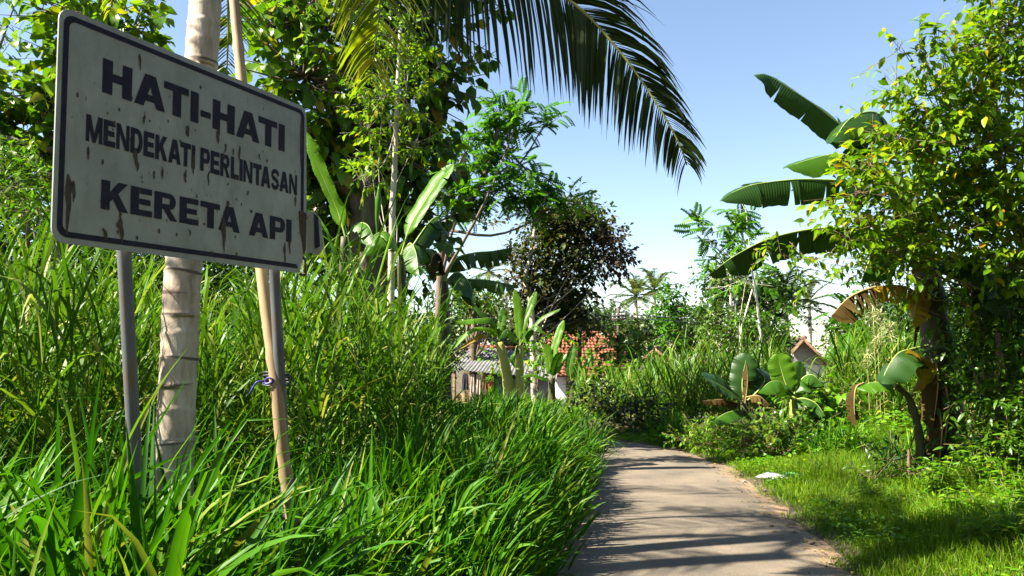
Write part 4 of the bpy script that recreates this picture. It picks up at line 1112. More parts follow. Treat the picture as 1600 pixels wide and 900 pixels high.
tree('column_tree', 'narrow lime green column-shaped tree among dark trees', 44, [(1050, 640), (1049, 560), (1047, 490)], .14,
     [(1046, 468, 13, 0), (1048, 482, 15, 0), (1045, 497, 15, 0), (1049, 511, 14, 0), (1047, 525, 12, 0)], .30, 6, 2.6, T_CARD, 'lime', bark='palebark', flat=1.1)
tree('citrus_bush', 'glossy dark green round bush in front of the red roof\'s right end', 28, [(966, 640), (966, 600), (966, 560)], .1,
     [(962, 530, 13, 0), (980, 522, 16, 0), (972, 545, 18, -.3), (992, 545, 18, 0), (966, 565, 17, -.3), (982, 570, 20, -.3), (998, 575, 16, 0)], .26, 6, 1.2, T_CARD, 'tree', cat='bush')
# clump with pale trunks
for lab, px, py, r, Y, m in (('loose grey-green tree behind the thin white trunk', 1125, 445, 34, 36, 'far'), ('tall leafy tree in the middle of the pale-trunked clump', 1165, 452, 40, 38, 'tree'),
                             ('dark dense tree left of the drooping coconut palm', 1200, 470, 42, 37, 'dark'), ('lower bright bushy tree under the pale-trunked clump', 1130, 515, 42, 33, 'far'),
                             ('lower green tree behind the tall grass, left of the gable', 1190, 525, 44, 32, 'tree'), ('bright low tree at the foot of the drooping palm', 1214, 540, 24, 36, 'far')):
    far_tree(lab, px, py, r, Y, m, bark='palebark', dens=.9)
far_tree('green tree right of the gable house', 1330, 535, 42, 34, 'far')
far_tree('pale green tree behind the grey seed plumes', 1385, 500, 48, 30, 'far', dens=.8)
far_tree('feathery bright tree right of the far palm', 1345, 548, 34, 33, 'lime', T=T_FEATHER, leaf=.9, dens=.6)
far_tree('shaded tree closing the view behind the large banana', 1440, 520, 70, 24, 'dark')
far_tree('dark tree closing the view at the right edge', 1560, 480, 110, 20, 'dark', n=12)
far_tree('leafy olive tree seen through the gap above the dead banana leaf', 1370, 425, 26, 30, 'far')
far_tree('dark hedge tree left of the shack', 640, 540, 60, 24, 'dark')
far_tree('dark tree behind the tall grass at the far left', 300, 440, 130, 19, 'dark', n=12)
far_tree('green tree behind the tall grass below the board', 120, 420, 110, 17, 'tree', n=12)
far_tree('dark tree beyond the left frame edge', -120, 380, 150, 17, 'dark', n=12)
# thin tree with white trunk and airy top
tree('thin_white_tree', 'thin white-trunked young tree with airy feathery top in the sky gap', 21, [(1192, 640), (1190, 560), (1186, 500), (1180, 450), (1172, 412), (1158, 360), (1148, 330)], .042,
     [(1145, 335, 20, 0), (1165, 325, 18, 0), (1120, 352, 18, 0), (1100, 372, 20, 0), (1130, 375, 18, .2), (1160, 355, 18, 0), (1180, 370, 16, 0), (1095, 350, 14, 0), (1140, 395, 16, 0), (1112, 395, 14, 0)],
     .42, 4, .5, T_FEATHER, 'feather', bark='whitebark', flat=.5, droop=.2, twl=1.0)
tree('thin_white_tree', 'leaning thin pale trunk left of the white-trunked young tree', 23, [(1156, 640), (1157, 530), (1165, 490), (1176, 450), (1182, 420)], .034,
     [(1180, 425, 16, 0), (1165, 440, 14, 0), (1190, 440, 14, 0)], .4, 4, .5, T_FEATHER, 'feather', bark='whitebark', flat=.5)
tree('thin_white_tree', 'upright pale trunk at the left of the pale-trunked clump', 34, [(1141, 640), (1141, 540), (1142, 480), (1141, 425)], .10,
     [(1141, 425, 18, 0), (1128, 440, 16, 0), (1152, 436, 14, 0)], .3, 6, .6, T_CARD, 'far', bark='palebark')
# the leafy vine-covered tree on the right
tree('vine_covered_tree', 'leafy yellow-green vine-covered tree over the banana at the right edge', 7.6, [(1660, 800), (1640, 600, .8), (1610, 420, .9), (1560, 250, .8), (1550, 60, .4)], .07,
     [(1440, 100, 24, 0), (1408, 72, 14, 0), (1435, 70, 14, 0), (1475, 85, 28, 0), (1520, 70, 36, .2), (1575, 40, 44, 0), (1600, 110, 56, .2), (1400, 140, 16, .2), (1430, 160, 28, .2), (1480, 160, 48, .2), (1540, 150, 55, .3), (1400, 210, 34, .2), (1440, 220, 46, .4),
      (1500, 230, 56, .4), (1570, 230, 60, .3), (1360, 255, 30, 0), (1390, 285, 44, .2), (1450, 290, 52, .5), (1520, 310, 58, .5), (1590, 320, 58, .4), (1340, 300, 26, 0), (1350, 340, 38, .3), (1410, 350, 48, .5), (1470, 365, 50, .6),
      (1540, 390, 55, .5), (1600, 410, 52, .4), (1320, 365, 26, 0), (1570, -40, 70, 0), (1660, 20, 90, 0), (1650, 250, 80, .2), (1390, 395, 30, .3), (1440, 415, 34, .4)], .115, 8, 1.15, T_OVAL, 'vine', bark='twig', singles=300, droop=.5, twl=3.6, shell=2.2, flat=.9, limb=.5)
tree('vine_spray', 'sparse hanging spray of vine leaves left of the banana stem', 7.8, [(1580, 770), (1570, 600, .5), (1470, 430, .5), (1340, 395)], .012,
     [(1300, 400, 16, 0), (1275, 412, 14, 0), (1250, 408, 14, 0), (1225, 400, 13, 0), (1200, 395, 10, 0), (1290, 430, 13, 0), (1255, 440, 10, 0), (1330, 400, 18, 0), (1350, 420, 16, 0)], .085, 7, .30, T_OVAL, 'vine', bark='twig', cat='vine', singles=60, droop=.7)
tree('dark_shrub', 'dark glossy shrub filling the right edge below the vine', 8.2, [(1560, 760), (1560, 640), (1560, 520)], .06,
     [(1530, 470, 50, .3), (1590, 480, 50, .2), (1540, 540, 48, .3), (1600, 550, 52, 0), (1560, 610, 46, 0), (1610, 640, 50, -.2), (1540, 680, 40, .2), (1520, 610, 34, .4), (1585, 700, 40, -.3), (1650, 560, 60, 0), (1640, 700, 50, -.2)], .12, 7, 2.3, T_SLIM, 'tree', bark='twig', cat='shrub', singles=120, droop=.4)
tree('dark_shrub', 'shadowed leafy shrub around the foot of the large banana stem', 8.7, [(1420, 770), (1420, 740), (1420, 700)], .03,
     [(1390, 720, 28, 0), (1425, 715, 30, .2), (1450, 740, 26, -.2), (1360, 740, 20, 0), (1500, 720, 34, .2), (1520, 750, 26, -.2)], .10, 7, .5, T_SLIM, 'dark', bark='twig', cat='shrub')
tree('leafy_bush', 'low dark leafy bush below the small bananas by the lane', 11.4, [(1215, 735), (1215, 710), (1215, 690)], .03,
     [(1180, 685, 26, 0), (1215, 675, 30, 0), (1240, 690, 26, 0), (1200, 700, 26, -.2), (1160, 690, 20, 0), (1250, 665, 22, .2), (1225, 705, 22, -.3)], .11, 7, .7, T_OVAL, 'tree', bark='twig', cat='bush')
tree('leafy_bush', 'light green broad-leaved weed patch right of the small bananas', 12.4, [(1275, 700), (1275, 670), (1275, 640)], .03,
     [(1280, 620, 22, 0), (1255, 635, 22, 0), (1300, 635, 24, 0), (1275, 655, 24, -.2), (1315, 655, 20, 0), (1240, 650, 18, 0)], .15, 6, .8, T_BROAD, 'herb', bark='twig', cat='bush')
tree('leafy_bush', 'sunlit fine-leaved weeds at the lane bend below the small bananas', 12.4, [(1120, 715), (1120, 690), (1120, 670)], .02,
     [(1090, 672, 18, 0), (1120, 668, 22, 0), (1145, 680, 20, -.1), (1105, 690, 20, -.3), (1070, 685, 16, 0), (1150, 660, 16, 0)], .07, 8, .8, T_SLIM, 'herb', bark='twig', cat='bush')
tree('leafy_bush', 'shaded dark weeds at the far end of the lane', 14.9, [(985, 690), (985, 665), (985, 650)], .02,
     [(950, 640, 20, 0), (975, 630, 24, .3), (1005, 645, 24, 0), (1035, 650, 22, 0), (960, 660, 18, 0), (1000, 665, 18, -.2), (1050, 665, 18, -.2), (930, 625, 24, .5)], .11, 7, .8, T_OVAL, 'dark', bark='twig', cat='bush')
tree('leafy_bush', 'climbing creeper with small leaves between the bananas and the roof', 21, [(840, 640), (840, 600), (838, 560)], .03,
     [(830, 530, 12, 0), (838, 548, 13, 0), (832, 565, 12, 0), (836, 585, 12, 0), (772, 560, 10, 0), (778, 580, 12, 0), (770, 595, 12, 0)], .17, 6, .9, T_CARD, 'herb', bark='twig', cat='creeper')
tree('leafy_bush', 'yellow-green bushy weeds before the white wall', 19, [(945, 650), (945, 620), (945, 600)], .03,
     [(930, 590, 16, 0), (950, 580, 18, 0), (970, 600, 18, 0), (925, 560, 12, 0), (910, 545, 10, 0), (1000, 600, 18, 0), (1040, 610, 18, 0)], .17, 6, .8, T_CARD, 'herb', bark='twig', cat='bush')

# unseen trees added behind and right of the viewpoint to keep the sign shaded
k = 0
for x, y, h, r in ((-3.5, -9, 9, 3.2), (2, -7.5, 9.5, 3.4), (6.5, -6, 9, 3.4), (10.5, -2.5, 9, 3.4), (11.5, 3, 8, 3.0), (7, -12, 12, 4)):
    cl = [(x + r * .7 * math.cos(q * 2.4) * math.sqrt(q / 8), y + r * .7 * math.sin(q * 2.4) * math.sqrt(q / 8), h * (.35 + .6 * ((q * .37) % 1)), r * .5) for q in range(12)]
    tree('added_shade_tree', ['leafy tree behind the viewpoint at the lane\'s left', 'added leafy tree straight behind the viewpoint', 'added leafy tree behind the viewpoint on the right', 'added leafy tree right of the viewpoint', 'added leafy tree right of the lawn outside the view', 'tallest added tree far behind the viewpoint'][k], None,
         [(x, y, 0), (x, y, h * .4), (x + .2, y, h * .8)], .2, cl, .32, 6, .8, T_CARD, 'dark', group='added shade trees around the viewpoint', show_twigs=False); k += 1

# weeds on the right verge: one plant each
def weed(px, py, Y, h, label, mat='herb', leaf=.07, n=9, T=T_SLIM):
    f0 = P(px, py, Y); f0[2] = GZ(f0[0], f0[1])
    root = thing('weed_plant', f0, label, 'weed', 'leafy weeds on the right verge')
    pos = []; dr = []; b = Buf()
    for k in range(n):
        a = rnd(0, 6.28); tilt = rnd(.1, .7)
        d = np.array([math.cos(a) * tilt, math.sin(a) * tilt, 1]); l = h * rnd(.6, 1.1)
        p0 = f0 + [rnd(-.1, .1), rnd(-.1, .1), 0]
        pts = spline([p0, p0 + d * l * .6, p0 + d * l + [0, 0, -.1 * l]], 9)
        b.add(*tube(pts, np.linspace(.004, .0015, 9), 4))
        for q in range(2, 9):
            for sg in (0, 2.1, 4.2):
                aa = sg + q * 1.2 + rnd(-.4, .4)
                pos.append(pts[q]); dr.append([math.cos(aa), math.sin(aa), rnd(-.2, .5)])
    b.build('stem', MAT['stalk'], root)
    pos = np.array(pos); dr = np.array(dr)
    V, fs, r = instances(T[0], T[1], pos, leaf_frames(dr, .4), leaf * rnd(.6, 1.2, len(pos)))
    mk('foliage', V, fs, MAT[mat], root, {"rnd": r})
k = 0
for px, py, Y, h, lf in ((1470, 790, 8.0, .42, .09), (1540, 780, 7.9, .5, .10), (1590, 760, 7.8, .6, .10), (1500, 830, 7.0, .3, .075), (1560, 850, 6.7, .32, .08), (1600, 830, 6.9, .42, .085), (1450, 840, 6.9, .2, .06),
                         (1410, 800, 7.7, .2, .06), (1520, 880, 6.1, .25, .07), (1590, 895, 6.0, .3, .08), (1340, 780, 8.4, .14, .05), (1300, 800, 7.9, .12, .05), (1640, 880, 6.1, .4, .09), (1350, 700, 11, .3, .08), (1300, 715, 10.6, .25, .07)):
    side = ['lone leafy weed', 'bright leafy weed', 'bushy leafy weed', 'spreading leafy weed', 'light green weed'][k % 5]
    where = ['below the banana sucker', 'under the dark shrub', 'at the right edge under the shrub', 'on the sunny lawn right of centre', 'low on the right lawn', 'at the right frame edge mid lawn', 'at the lawn\'s middle', 'in the shade band of the lawn',
             'near the bottom right of the lawn', 'in the bottom right corner', 'in shade near the litter', 'near the lane edge by the shadow', 'just beyond the right edge', 'behind the lawn below the seed plumes', 'right of the dark bush'][k]
    weed(px, py, Y, h * 1.15, side + ' ' + where, leaf=lf, n=20 if h > .25 else 11); k += 1

# ------------------------------------------------------------------ grass
def stuff(name, V, Q, mat, r, label, cat):
    return tag(mk(name, V, Q, mat, None, {"rnd": r}), label, cat, kind='stuff')

def clumped(x0, x1, y0, y1, per_m2, keep, n_in, spread):
    A = (x1 - x0) * (y1 - y0); n = int(A * per_m2)
    c = np.c_[rnd(x0, x1, n), rnd(y0, y1, n)]
    c = c[keep(c[:, 0], c[:, 1])]
    cid = np.repeat(np.arange(len(c)), n_in)
    p = c[cid] + rng.normal(0, spread, (len(cid), 2))
    return p, cid, c

# lush grass on the left verge
def left_keep(x, y):
    sd = road_sd(x, y)
    d_tall = x + .55 * (y - 4.6) * 0
    return (sd > 1.02) & (sd < 6.2) & (y < 13.0) & ~((x < -2.6) & (y > 5.8)) & ~((x < -1.2) & (y > 7.2) & (x < -1.2))
p, cid, cc = clumped(-5.5, 2.2, 1.5, 12.6, 17, left_keep, 30, .075)
n = len(p)
ht = (.61 + .05 * np.sin(cc[:, 0] * 2.3 + cc[:, 1] * 1.7) + rng.normal(0, .035, len(cc)))
ht = ht * np.where(cc[:, 0] < -.9, np.interp(cc[:, 1], [2.2, 3.0, 3.8, 6], [1.40, 1.32, .98, .80]), np.where(cc[:, 1] < 3.6, 1.18, 1.04))
ht = ht[cid]
sd = road_sd(p[:, 0], p[:, 1])
ht = ht * np.clip(.62 + .8 * (sd - 1.05), .58, 1.0)
ht = ht * np.where((p[:, 0] > -2.9) & (p[:, 0] < -1.35) & (p[:, 1] > 3.4) & (p[:, 1] < 5.6), .66, 1.0)
az = rng.random(n) * 2 * math.pi; lean = np.abs(rng.normal(.42, .24, n)) + .06
d = np.c_[np.cos(az) * lean + .26, np.sin(az) * lean - .05, np.ones(n)]
up_ = np.where(rng.random(n) < .8, rnd(.25, .78, n), rnd(0, .25, n))       # the leaves leave their stalks well above the soil
root = np.c_[p, gz(p[:, 0], p[:, 1]) - .02 + up_ * ht]
root[:, 0] += .14 * up_ * ht + .05 * np.cos(az); root[:, 1] += .05 * np.sin(az)
V, Q, r, al = ribbon(root, d, ht * rnd(.58, .98, n), rnd(.017, .036, n), rnd(.2, 1.35, n), 6, fold=.35, twist=.6, power=1.5, prof=np.array([.5, .95, 1, .88, .66, .36, .02]))
stuff('verge_grass', V, Q, MAT['grass'], r, 'lush bright green grass bank along the left side of the lane', 'grass')
# low tangle at the verge foot so that the soil is covered
m = 9000
p = np.c_[rnd(-3, 2.2, m), rnd(1.5, 13, m)]; sd = road_sd(p[:, 0], p[:, 1]); p = p[(sd > .98) & (sd < 2.2)]; n = len(p)
az = rng.random(n) * 6.28; ln = rnd(.3, 1.4, n)
V, Q, r, al = ribbon(np.c_[p, gz(p[:, 0], p[:, 1])], np.c_[np.cos(az) * ln, np.sin(az) * ln, np.ones(n)], rnd(.12, .4, n), rnd(.008, .016, n), rnd(.5, 1.5, n), 4)
stuff('verge_undergrass', V, Q, MAT['grass'], r, 'low creeping grass at the foot of the left grass bank', 'grass')

def cane_field(name, label, x0, x1, y0, y1, dens, keep, hfun, leaf_n, leaf_l, leaf_w, mat, stem=.009, straw=0.0, straw_label=None, lean=.09):
    """tall cane-like grass: stalks with long arching leaves"""
    n = int((x1 - x0) * (y1 - y0) * dens)
    c = np.c_[rnd(x0, x1, n), rnd(y0, y1, n)]
    c = c[keep(c[:, 0], c[:, 1])]; n = len(c)
    h = hfun(c[:, 0], c[:, 1]) * rnd(.72, 1.08, n)
    root = np.c_[c, gz(c[:, 0], c[:, 1])]
    d = np.c_[rng.normal(0, lean, n), rng.normal(0, lean, n), np.ones(n)]
    Vs, Qs, rs, _ = ribbon(root, d, h * .8, stem * 2, .05, 3, twist=2, prof=np.array([1, 1, .9, .6]))
    Vs2, Qs2, rs2, _ = ribbon(root, d, h * .8, stem * 2, .05, 3, side=np.tile([0., 1, 0], (n, 1)), prof=np.array([1, 1, .9, .6]))
    dn = norm(d)
    R, D, Ls, gs = [], [], [], []
    ph = rng.random(n) * 6.28
    for k in range(leaf_n):
        f = .16 + .66 * (k + rng.random(n) * .6) / leaf_n
        a = ph + k * 2.6 + rng.normal(0, .4, n)
        open_ = np.clip(1.0 - f, .15, .8) * rnd(.6, 1.25, n) + .12
        R.append(root + dn * (h * f)[:, None])
        D.append(np.c_[np.cos(a) * open_, np.sin(a) * open_, np.ones(n)])
        Ls.append(leaf_l * rnd(.7, 1.2, n) * np.clip(h / h.mean(), .6, 1.2)); gs.append(rnd(.5, 2.3, n))
    R = np.vstack(R); D = np.vstack(D); Ls = np.concatenate(Ls); gs = np.concatenate(gs)
    dry = rng.random(len(R)) < straw * np.repeat(np.linspace(2.2, .1, leaf_n), n)
    V, Q, r, al = ribbon(R[~dry], D[~dry], Ls[~dry], leaf_w * rnd(.7, 1.2, (~dry).sum()), gs[~dry], 6, twist=.6, power=1.5)
    b = Buf(); b.add(V, Q, r)
    b.add(Vs, Qs, np.clip(rs * .3 + .6, 0, 1)); b.add(Vs2, Qs2, np.clip(rs2 * .3 + .6, 0, 1))
    o = b.build(name, MAT[mat]); tag(o, label, 'grass', kind='stuff')
    if straw:
        V, Q, r, al = ribbon(R[dry], D[dry] * [1.3, 1.3, .7], Ls[dry] * .9, leaf_w * .8, gs[dry] * 1.6, 5, twist=1.0, flutter=.2)
        stuff('dry_grass', V, Q, MAT['straw'], r, straw_label, 'dry grass')

def tall_keep(x, y):
    edge = np.interp(y, [4.4, 5.6, 6.5, 8, 9.5, 11], [-2.9, -1.6, -1.0, -.75, -.85, -1.1])
    return (x < edge) & (road_sd(x, y) > 1.6) & ~((np.abs(x + 2.15) < .55) & (y < 5.9))
def tall_h(x, y):
    edge = np.interp(y, [4.4, 5.6, 6.5, 8, 9.5, 11], [-2.9, -1.6, -1.0, -.75, -.85, -1.1])
    return np.interp(edge - x, [0, .5, 1.2, 3], [1.9, 2.25, 2.3, 2.25]) * (1 + .1 * np.sin(x * 3 + y))
cane_field('tall_grass', 'tall dense elephant grass behind the sign', -10, -.7, 4.5, 11.5, 27, tall_keep, tall_h, 10, .85, .026, 'tall', straw=.05, straw_label='dry bent blades hanging in the tall grass behind the sign')
def far_left_keep(x, y): return road_sd(x, y) < -1.5
cane_field('tall_grass', 'medium tall grass beyond the lane bend in front of the shack', -9, 1.4, 15.6, 19.5, 13, far_left_keep, lambda x, y: .28 + .05 * np.sin(x * 2), 9, .38, .026, 'grass', straw=.03, straw_label='dry blades in the grass in front of the shack')
def right_keep(x, y): return (road_sd(x, y) < -2.6) & (y > 14.2 - (x > 4.6) * 1.6) & ~((x > 1.8) & (x < 6) & (y < 13.4))
def right_h(x, y): return np.interp(x, [0, 1.5, 2.5, 4, 6, 9], [.8, .95, 1.05, 1.45, 1.55, 1.8]) * (1 + .12 * np.sin(2.3 * x + y)) * np.where((x / y > .345) & (x / y < .425), .58, 1.0)
cane_field('tall_grass', 'tall pale cane grass on the right side of the bend, before the far trees', 1.4, 11, 12.6, 19.5, 15, right_keep, right_h, 10, .95, .032, 'tall', straw=.16, straw_label='straw-coloured dry blades at the foot of the pale cane grass', stem=.011)
def tuft(label, px, py, Y, n, h, w, mat='grass'):
    f0 = P(px, py, Y); f0[2] = GZ(f0[0], f0[1])
    az = rng.random(n) * 6.28; ln = np.abs(rng.normal(0, .5, n)) + .1
    V, Q, r, al = ribbon(f0 + np.c_[rng.normal(0, .12, n), rng.normal(0, .12, n), np.zeros(n)], np.c_[np.cos(az) * ln, np.sin(az) * ln, np.ones(n)], h * rnd(.6, 1.2, n), w, rnd(.6, 2, n), 6, fold=.25)
    o = mk('grass_tuft', V, Q, MAT[mat], None, {"rnd": r}); tag(o, label, 'grass tuft', 'single grass tufts on the right bank')
tuft('arching grass tuft beside the far lane edge', 1050, 695, 13.3, 120, .8, .022)
tuft('arching bright grass tuft below the seed plumes', 1325, 712, 10.9, 160, .7, .02)
tuft('dark broad grass tuft right of the dark leafy bush', 1290, 715, 10.8, 130, .6, .02)
tuft('long grass tuft near the banana sucker', 1400, 735, 9.6, 120, .6, .018)
tuft('grass tuft at the bottom of the right bank by the bend', 1100, 700, 12.6, 90, .5, .018)
tuft('grass tuft overhanging the far left lane edge', 918, 690, 12.3, 120, .75, .02)
tuft('grass clump leaning over the lane at the inner bend', 905, 705, 11.2, 130, .85, .02)

# lawn and creeping cover on the right
m = 230000
p = np.c_[rnd(.8, 7.5, m), rnd(3.6, 14.5, m)]
sd = -road_sd(p[:, 0], p[:, 1])
thr = 1.02 + .10 * np.sin(p[:, 1] * 4.1) + .06 * np.sin(p[:, 1] * 11 + p[:, 0])
w = np.clip((sd - thr) / .35, .25, 1)
ok = (sd > thr) & (rng.random(m) < np.clip(14 / (p[:, 1] ** 1.1), .35, 1)) & (rng.random(m) < w)
p = p[ok]; sd = sd[ok]; n = len(p)
az = rng.random(n) * 6.28; ln = np.abs(rng.normal(0, .7, n))
hh = np.clip(.05 + .06 * (sd - 1.0), .05, .20) * rnd(.6, 1.4, n) * (1 + .5 * np.sin(p[:, 0] * 2.1) * np.cos(p[:, 1] * 1.9))
V, Q, r, al = ribbon(np.c_[p, gz(p[:, 0], p[:, 1]) - .005], np.c_[np.cos(az) * ln, np.sin(az) * ln, np.ones(n)], np.maximum(hh, .03) * 1.25, rnd(.005, .011, n), rnd(.2, 1.2, n), 3, twist=1)
stuff('lawn_grass', V, Q, MAT['lawn'], r, 'short sunlit grass on the right verge', 'grass')
m = 60000
p = np.c_[rnd(1.2, 9, m), rnd(4, 15.5, m)]; sd = -road_sd(p[:, 0], p[:, 1])
pat = np.sin(p[:, 0] * 2.7 + 1.3 * np.sin(p[:, 1])) + np.cos(p[:, 1] * 2.2 + p[:, 0]) + (sd > 2.2) * .8
p = p[(sd > 1.2) & (pat > .2)]; n = len(p)
az = rng.random(n) * 6.28
V, fs, r = instances(T_CARD[0], T_CARD[1], np.c_[p, gz(p[:, 0], p[:, 1]) + rnd(.02, .14, n)], leaf_frames(np.c_[np.cos(az), np.sin(az), rnd(-.2, .5, n)], .4), rnd(.025, .06, n))
stuff('ground_cover', V, fs, MAT['herb'], r, 'small-leaved creeping cover among the grass on the right verge', 'ground cover')
# deeper verge cover at the back of the right bank
m = 26000
p = np.c_[rnd(-4, 9, m), rnd(10.5, 17, m)]; sd = -road_sd(p[:, 0], p[:, 1]); p = p[(sd > 1.25) & (sd < 5)]; n = len(p)
sd = -road_sd(p[:, 0], p[:, 1]); az = rng.random(n) * 6.28
V, fs, r = instances(T_OVAL[0], T_OVAL[1], np.c_[p, gz(p[:, 0], p[:, 1]) + rng.random(n) ** .6 * np.clip(.25 * (sd - 1.1), .03, .55)], leaf_frames(np.c_[np.cos(az), np.sin(az), rnd(-.5, .5, n)], .5), rnd(.05, .10, n))
stuff('bank_cover', V, fs, MAT['herb'], r, 'leafy undergrowth covering the bank behind the lane bend', 'undergrowth')
# fallen leaves and grit along the lane edges
m = 5200
i = rng.integers(70, 200, m); sg = np.where(rng.random(m) < .6, -1, 1)
off = np.abs(rng.normal(0, .16, m)); q = ROADC[i] + nrm[i] * (sg * (1.08 - off))[:, None] + rng.normal(0, .04, (m, 3)) * [1, 1, 0]
az = rng.random(m) * 6.28
V, fs, r = instances(T_CARD[0], T_CARD[1], np.c_[q[:, :2], np.full(m, .030)], leaf_frames(np.c_[np.cos(az), np.sin(az), rnd(-.1, .2, m)], .2), rng.random(m) ** 2 * .045 + .012)
stuff('leaf_litter', V, fs, MAT['litter'], r, 'dry leaf litter and straw along the lane edges', 'leaf litter')
# grey seed plumes in the cane grass
k = 0
for px, py, Y in ((1365, 500, 12.9), (1377, 512, 12.8), (1392, 530, 12.6), (1356, 575, 12.4), (1372, 545, 12.7)):
    c = P(px, py, Y); n = 60
    s = rng.random(n)
    f0 = np.array([c[0], c[1], GZ(c[0], c[1])])
    t = thing('seed_plume', f0, 'grey feathery seed plume ' + ['highest in the cane grass', 'just right of the highest one', 'rightmost, beside the banana leaf', 'lowest, above the yellow leaf', 'halfway down the cane grass'][k], 'plume', 'grey seed plumes')
    b = Buf(); b.add(*tube(np.linspace(f0, c + [0, 0, .25], 6), .006, 4)); b.build('stalk', MAT['stalk'], t)
    V, Q, r, al = ribbon(c + np.c_[np.zeros((n, 2)), .28 * s - .03], np.c_[rng.normal(0, .4, (n, 2)), rnd(-.2, .8, n)], .20, .012, 1.8, 4)
    mk('plume', V, Q, MAT['plume'], t, {"rnd": r}); k += 1

# ------------------------------------------------------------------ houses
def quad_slab(p00, p10, p11, p01, th):
    """plank or sheet between four corners"""
    p = np.array([p00, p10, p11, p01], float)
    nrm_ = norm(np.cross(p[1] - p[0], p[3] - p[0]))
    V = np.vstack([p, p - nrm_ * th])
    return V, np.array([[0, 1, 2, 3], [7, 6, 5, 4], [0, 4, 5, 1], [1, 5, 6, 2], [2, 6, 7, 3], [3, 7, 4, 0]])

def tile_roof(p00, p10, p11, p01, tw, tl, amp=.035, step=.04):
    """clay pantiles: rolls across, overlapping courses down the slope. p00-p10 eave, p01-p11 ridge"""
    p00, p10, p11, p01 = [np.asarray(q, float) for q in (p00, p10, p11, p01)]
    nu = max(2, int(np.linalg.norm(p10 - p00) / tw)); nv = max(2, int(np.linalg.norm(p01 - p00) / tl))
    nn = norm(np.cross(p10 - p00, p01 - p00))
    u = np.linspace(0, 1, nu * 5 + 1); prof = amp * np.abs(np.sin(u * nu * math.pi)) ** 1.5
    b = Buf()
    for k in range(nv):
        rows = []
        for v, h in ((k / nv - .012, step * 1.0), ((k + 1) / nv, 0.0)):
            e = p00 + (p01 - p00) * v; f = p10 + (p11 - p10) * v
            off = rng.normal(0, .006)
            rows.append(e + (f - e) * u[:, None] + nn * (prof + h + off)[:, None])
        low = rows[0] - nn * step * 1.0
        V = np.vstack([low, rows[0], rows[1]]); m = len(u); a = np.arange(m - 1)
        b.add(V, [np.stack([a, a + 1, a + 1 + m, a + m], 1), np.stack([a + m, a + 1 + m, a + 1 + 2 * m, a + 2 * m], 1)])
    return b

def corr_sheet(p00, p10, p11, p01, waves=7, amp=.03):
    p00, p10, p11, p01 = [np.asarray(q, float) for q in (p00, p10, p11, p01)]
    nn = norm(np.cross(p10 - p00, p01 - p00)); u = np.linspace(0, 1, waves * 6 + 1)
    h = amp * np.sin(u * waves * 2 * math.pi)
    e = p00 + (p10 - p00) * u[:, None] + nn * h[:, None]; f = p01 + (p11 - p01) * u[:, None] + nn * h[:, None]
    m = len(u); a = np.arange(m - 1)
    V = np.vstack([e, f, e - nn * .012, f - nn * .012])
    return V, [np.stack([a, a + 1, a + 1 + m, a + m], 1), np.stack([a + 2 * m + m, a + 1 + 3 * m, a + 1 + 2 * m, a + 2 * m], 1), np.stack([a, a + 2 * m, a + 1 + 2 * m, a + 1], 1)]

# open shack with a grey sheet roof
Yh = 30.0
e0 = P(700, 577, Yh); e1 = P(868, 592, Yh - .6); r0 = P(738, 541, Yh + 2.4); r1 = P(872, 552, Yh + 1.8)
gzs = GZ(e0[0], Yh)
sh = thing('shack', (e0[0] + 2, Yh + 1, gzs), 'open shack with weathered grey sheet roof behind the bananas', 'shack')
for k in range(6):
    f0_, f1_ = k / 6, (k + 1.06) / 6
    d = np.array([0, 0, .012 * (k % 2)])
    b = Buf(); b.add(*corr_sheet(e0 + (e1 - e0) * f0_ + d, e0 + (e1 - e0) * f1_ + d, r0 + (r1 - r0) * f1_ + d, r0 + (r1 - r0) * f0_ + d, 5, .022)); b.build('roof_sheet', MAT['asbestos'], sh)
b = Buf()
for k in range(14):
    q0 = r0 + (r1 - r0) * k / 14; q1 = r0 + (r1 - r0) * (k + 1.05) / 14
    b.add(*tube([q0 + [0, 0, .02], q1 + [0, 0, .03]], [.11, .09], 8))
b.build('ridge_cap', MAT['tile'], sh)
bk0 = r0 + [0, 1.8, -.5]; bk1 = r1 + [0, 1.8, -.5]
b = Buf(); b.add(*quad_slab(r0 + [0, .02, -.03], bk0, bk1, r1 + [0, .02, -.03], .03)); b.build('back_roof', MAT['asbestos'], sh)
for f in (.06, .40, .70, .97):
    q = e0 + (e1 - e0) * f + [0, .25, 0]
    b = Buf(); b.add(*box((q[0], q[1], (q[2] + gzs) / 2 - .02), (.10, .10, q[2] - gzs))); b.build('post', MAT['wood'], sh)
def wallbox(parent, x0, x1, y, z0, z1, mat, name='wall', th=.12):
    b = Buf(); b.add(*box(((x0 + x1) / 2, y, (z0 + z1) / 2), (x1 - x0, th, z1 - z0))); return b.build(name, mat, parent)
wallbox(sh, e0[0] + .5, e1[0], Yh + 1.9, gzs, r0[2] - .5, MAT['darkwood'], 'back_wall')
xs = P(708, 600, Yh)[0]
for k in range(2): # board cladding on the left bay
    wallbox(sh, xs + .26 * k, xs + .26 * k + .245, Yh + .42 + .015 * (k % 2), gzs, gzs + rnd(1.25, 1.35), MAT['wood'], 'plank', .03)
wallbox(sh, P(772, 600, Yh)[0], P(800, 600, Yh)[0], Yh + .3, gzs, P(780, 586, Yh)[2], MAT['bluewall'], 'blue_panel', .06)
wallbox(sh, P(802, 600, Yh)[0], P(866, 600, Yh)[0], Yh + .35, gzs, P(830, 592, Yh)[2], MAT['greywall'], 'wall', .1)
kx = 0
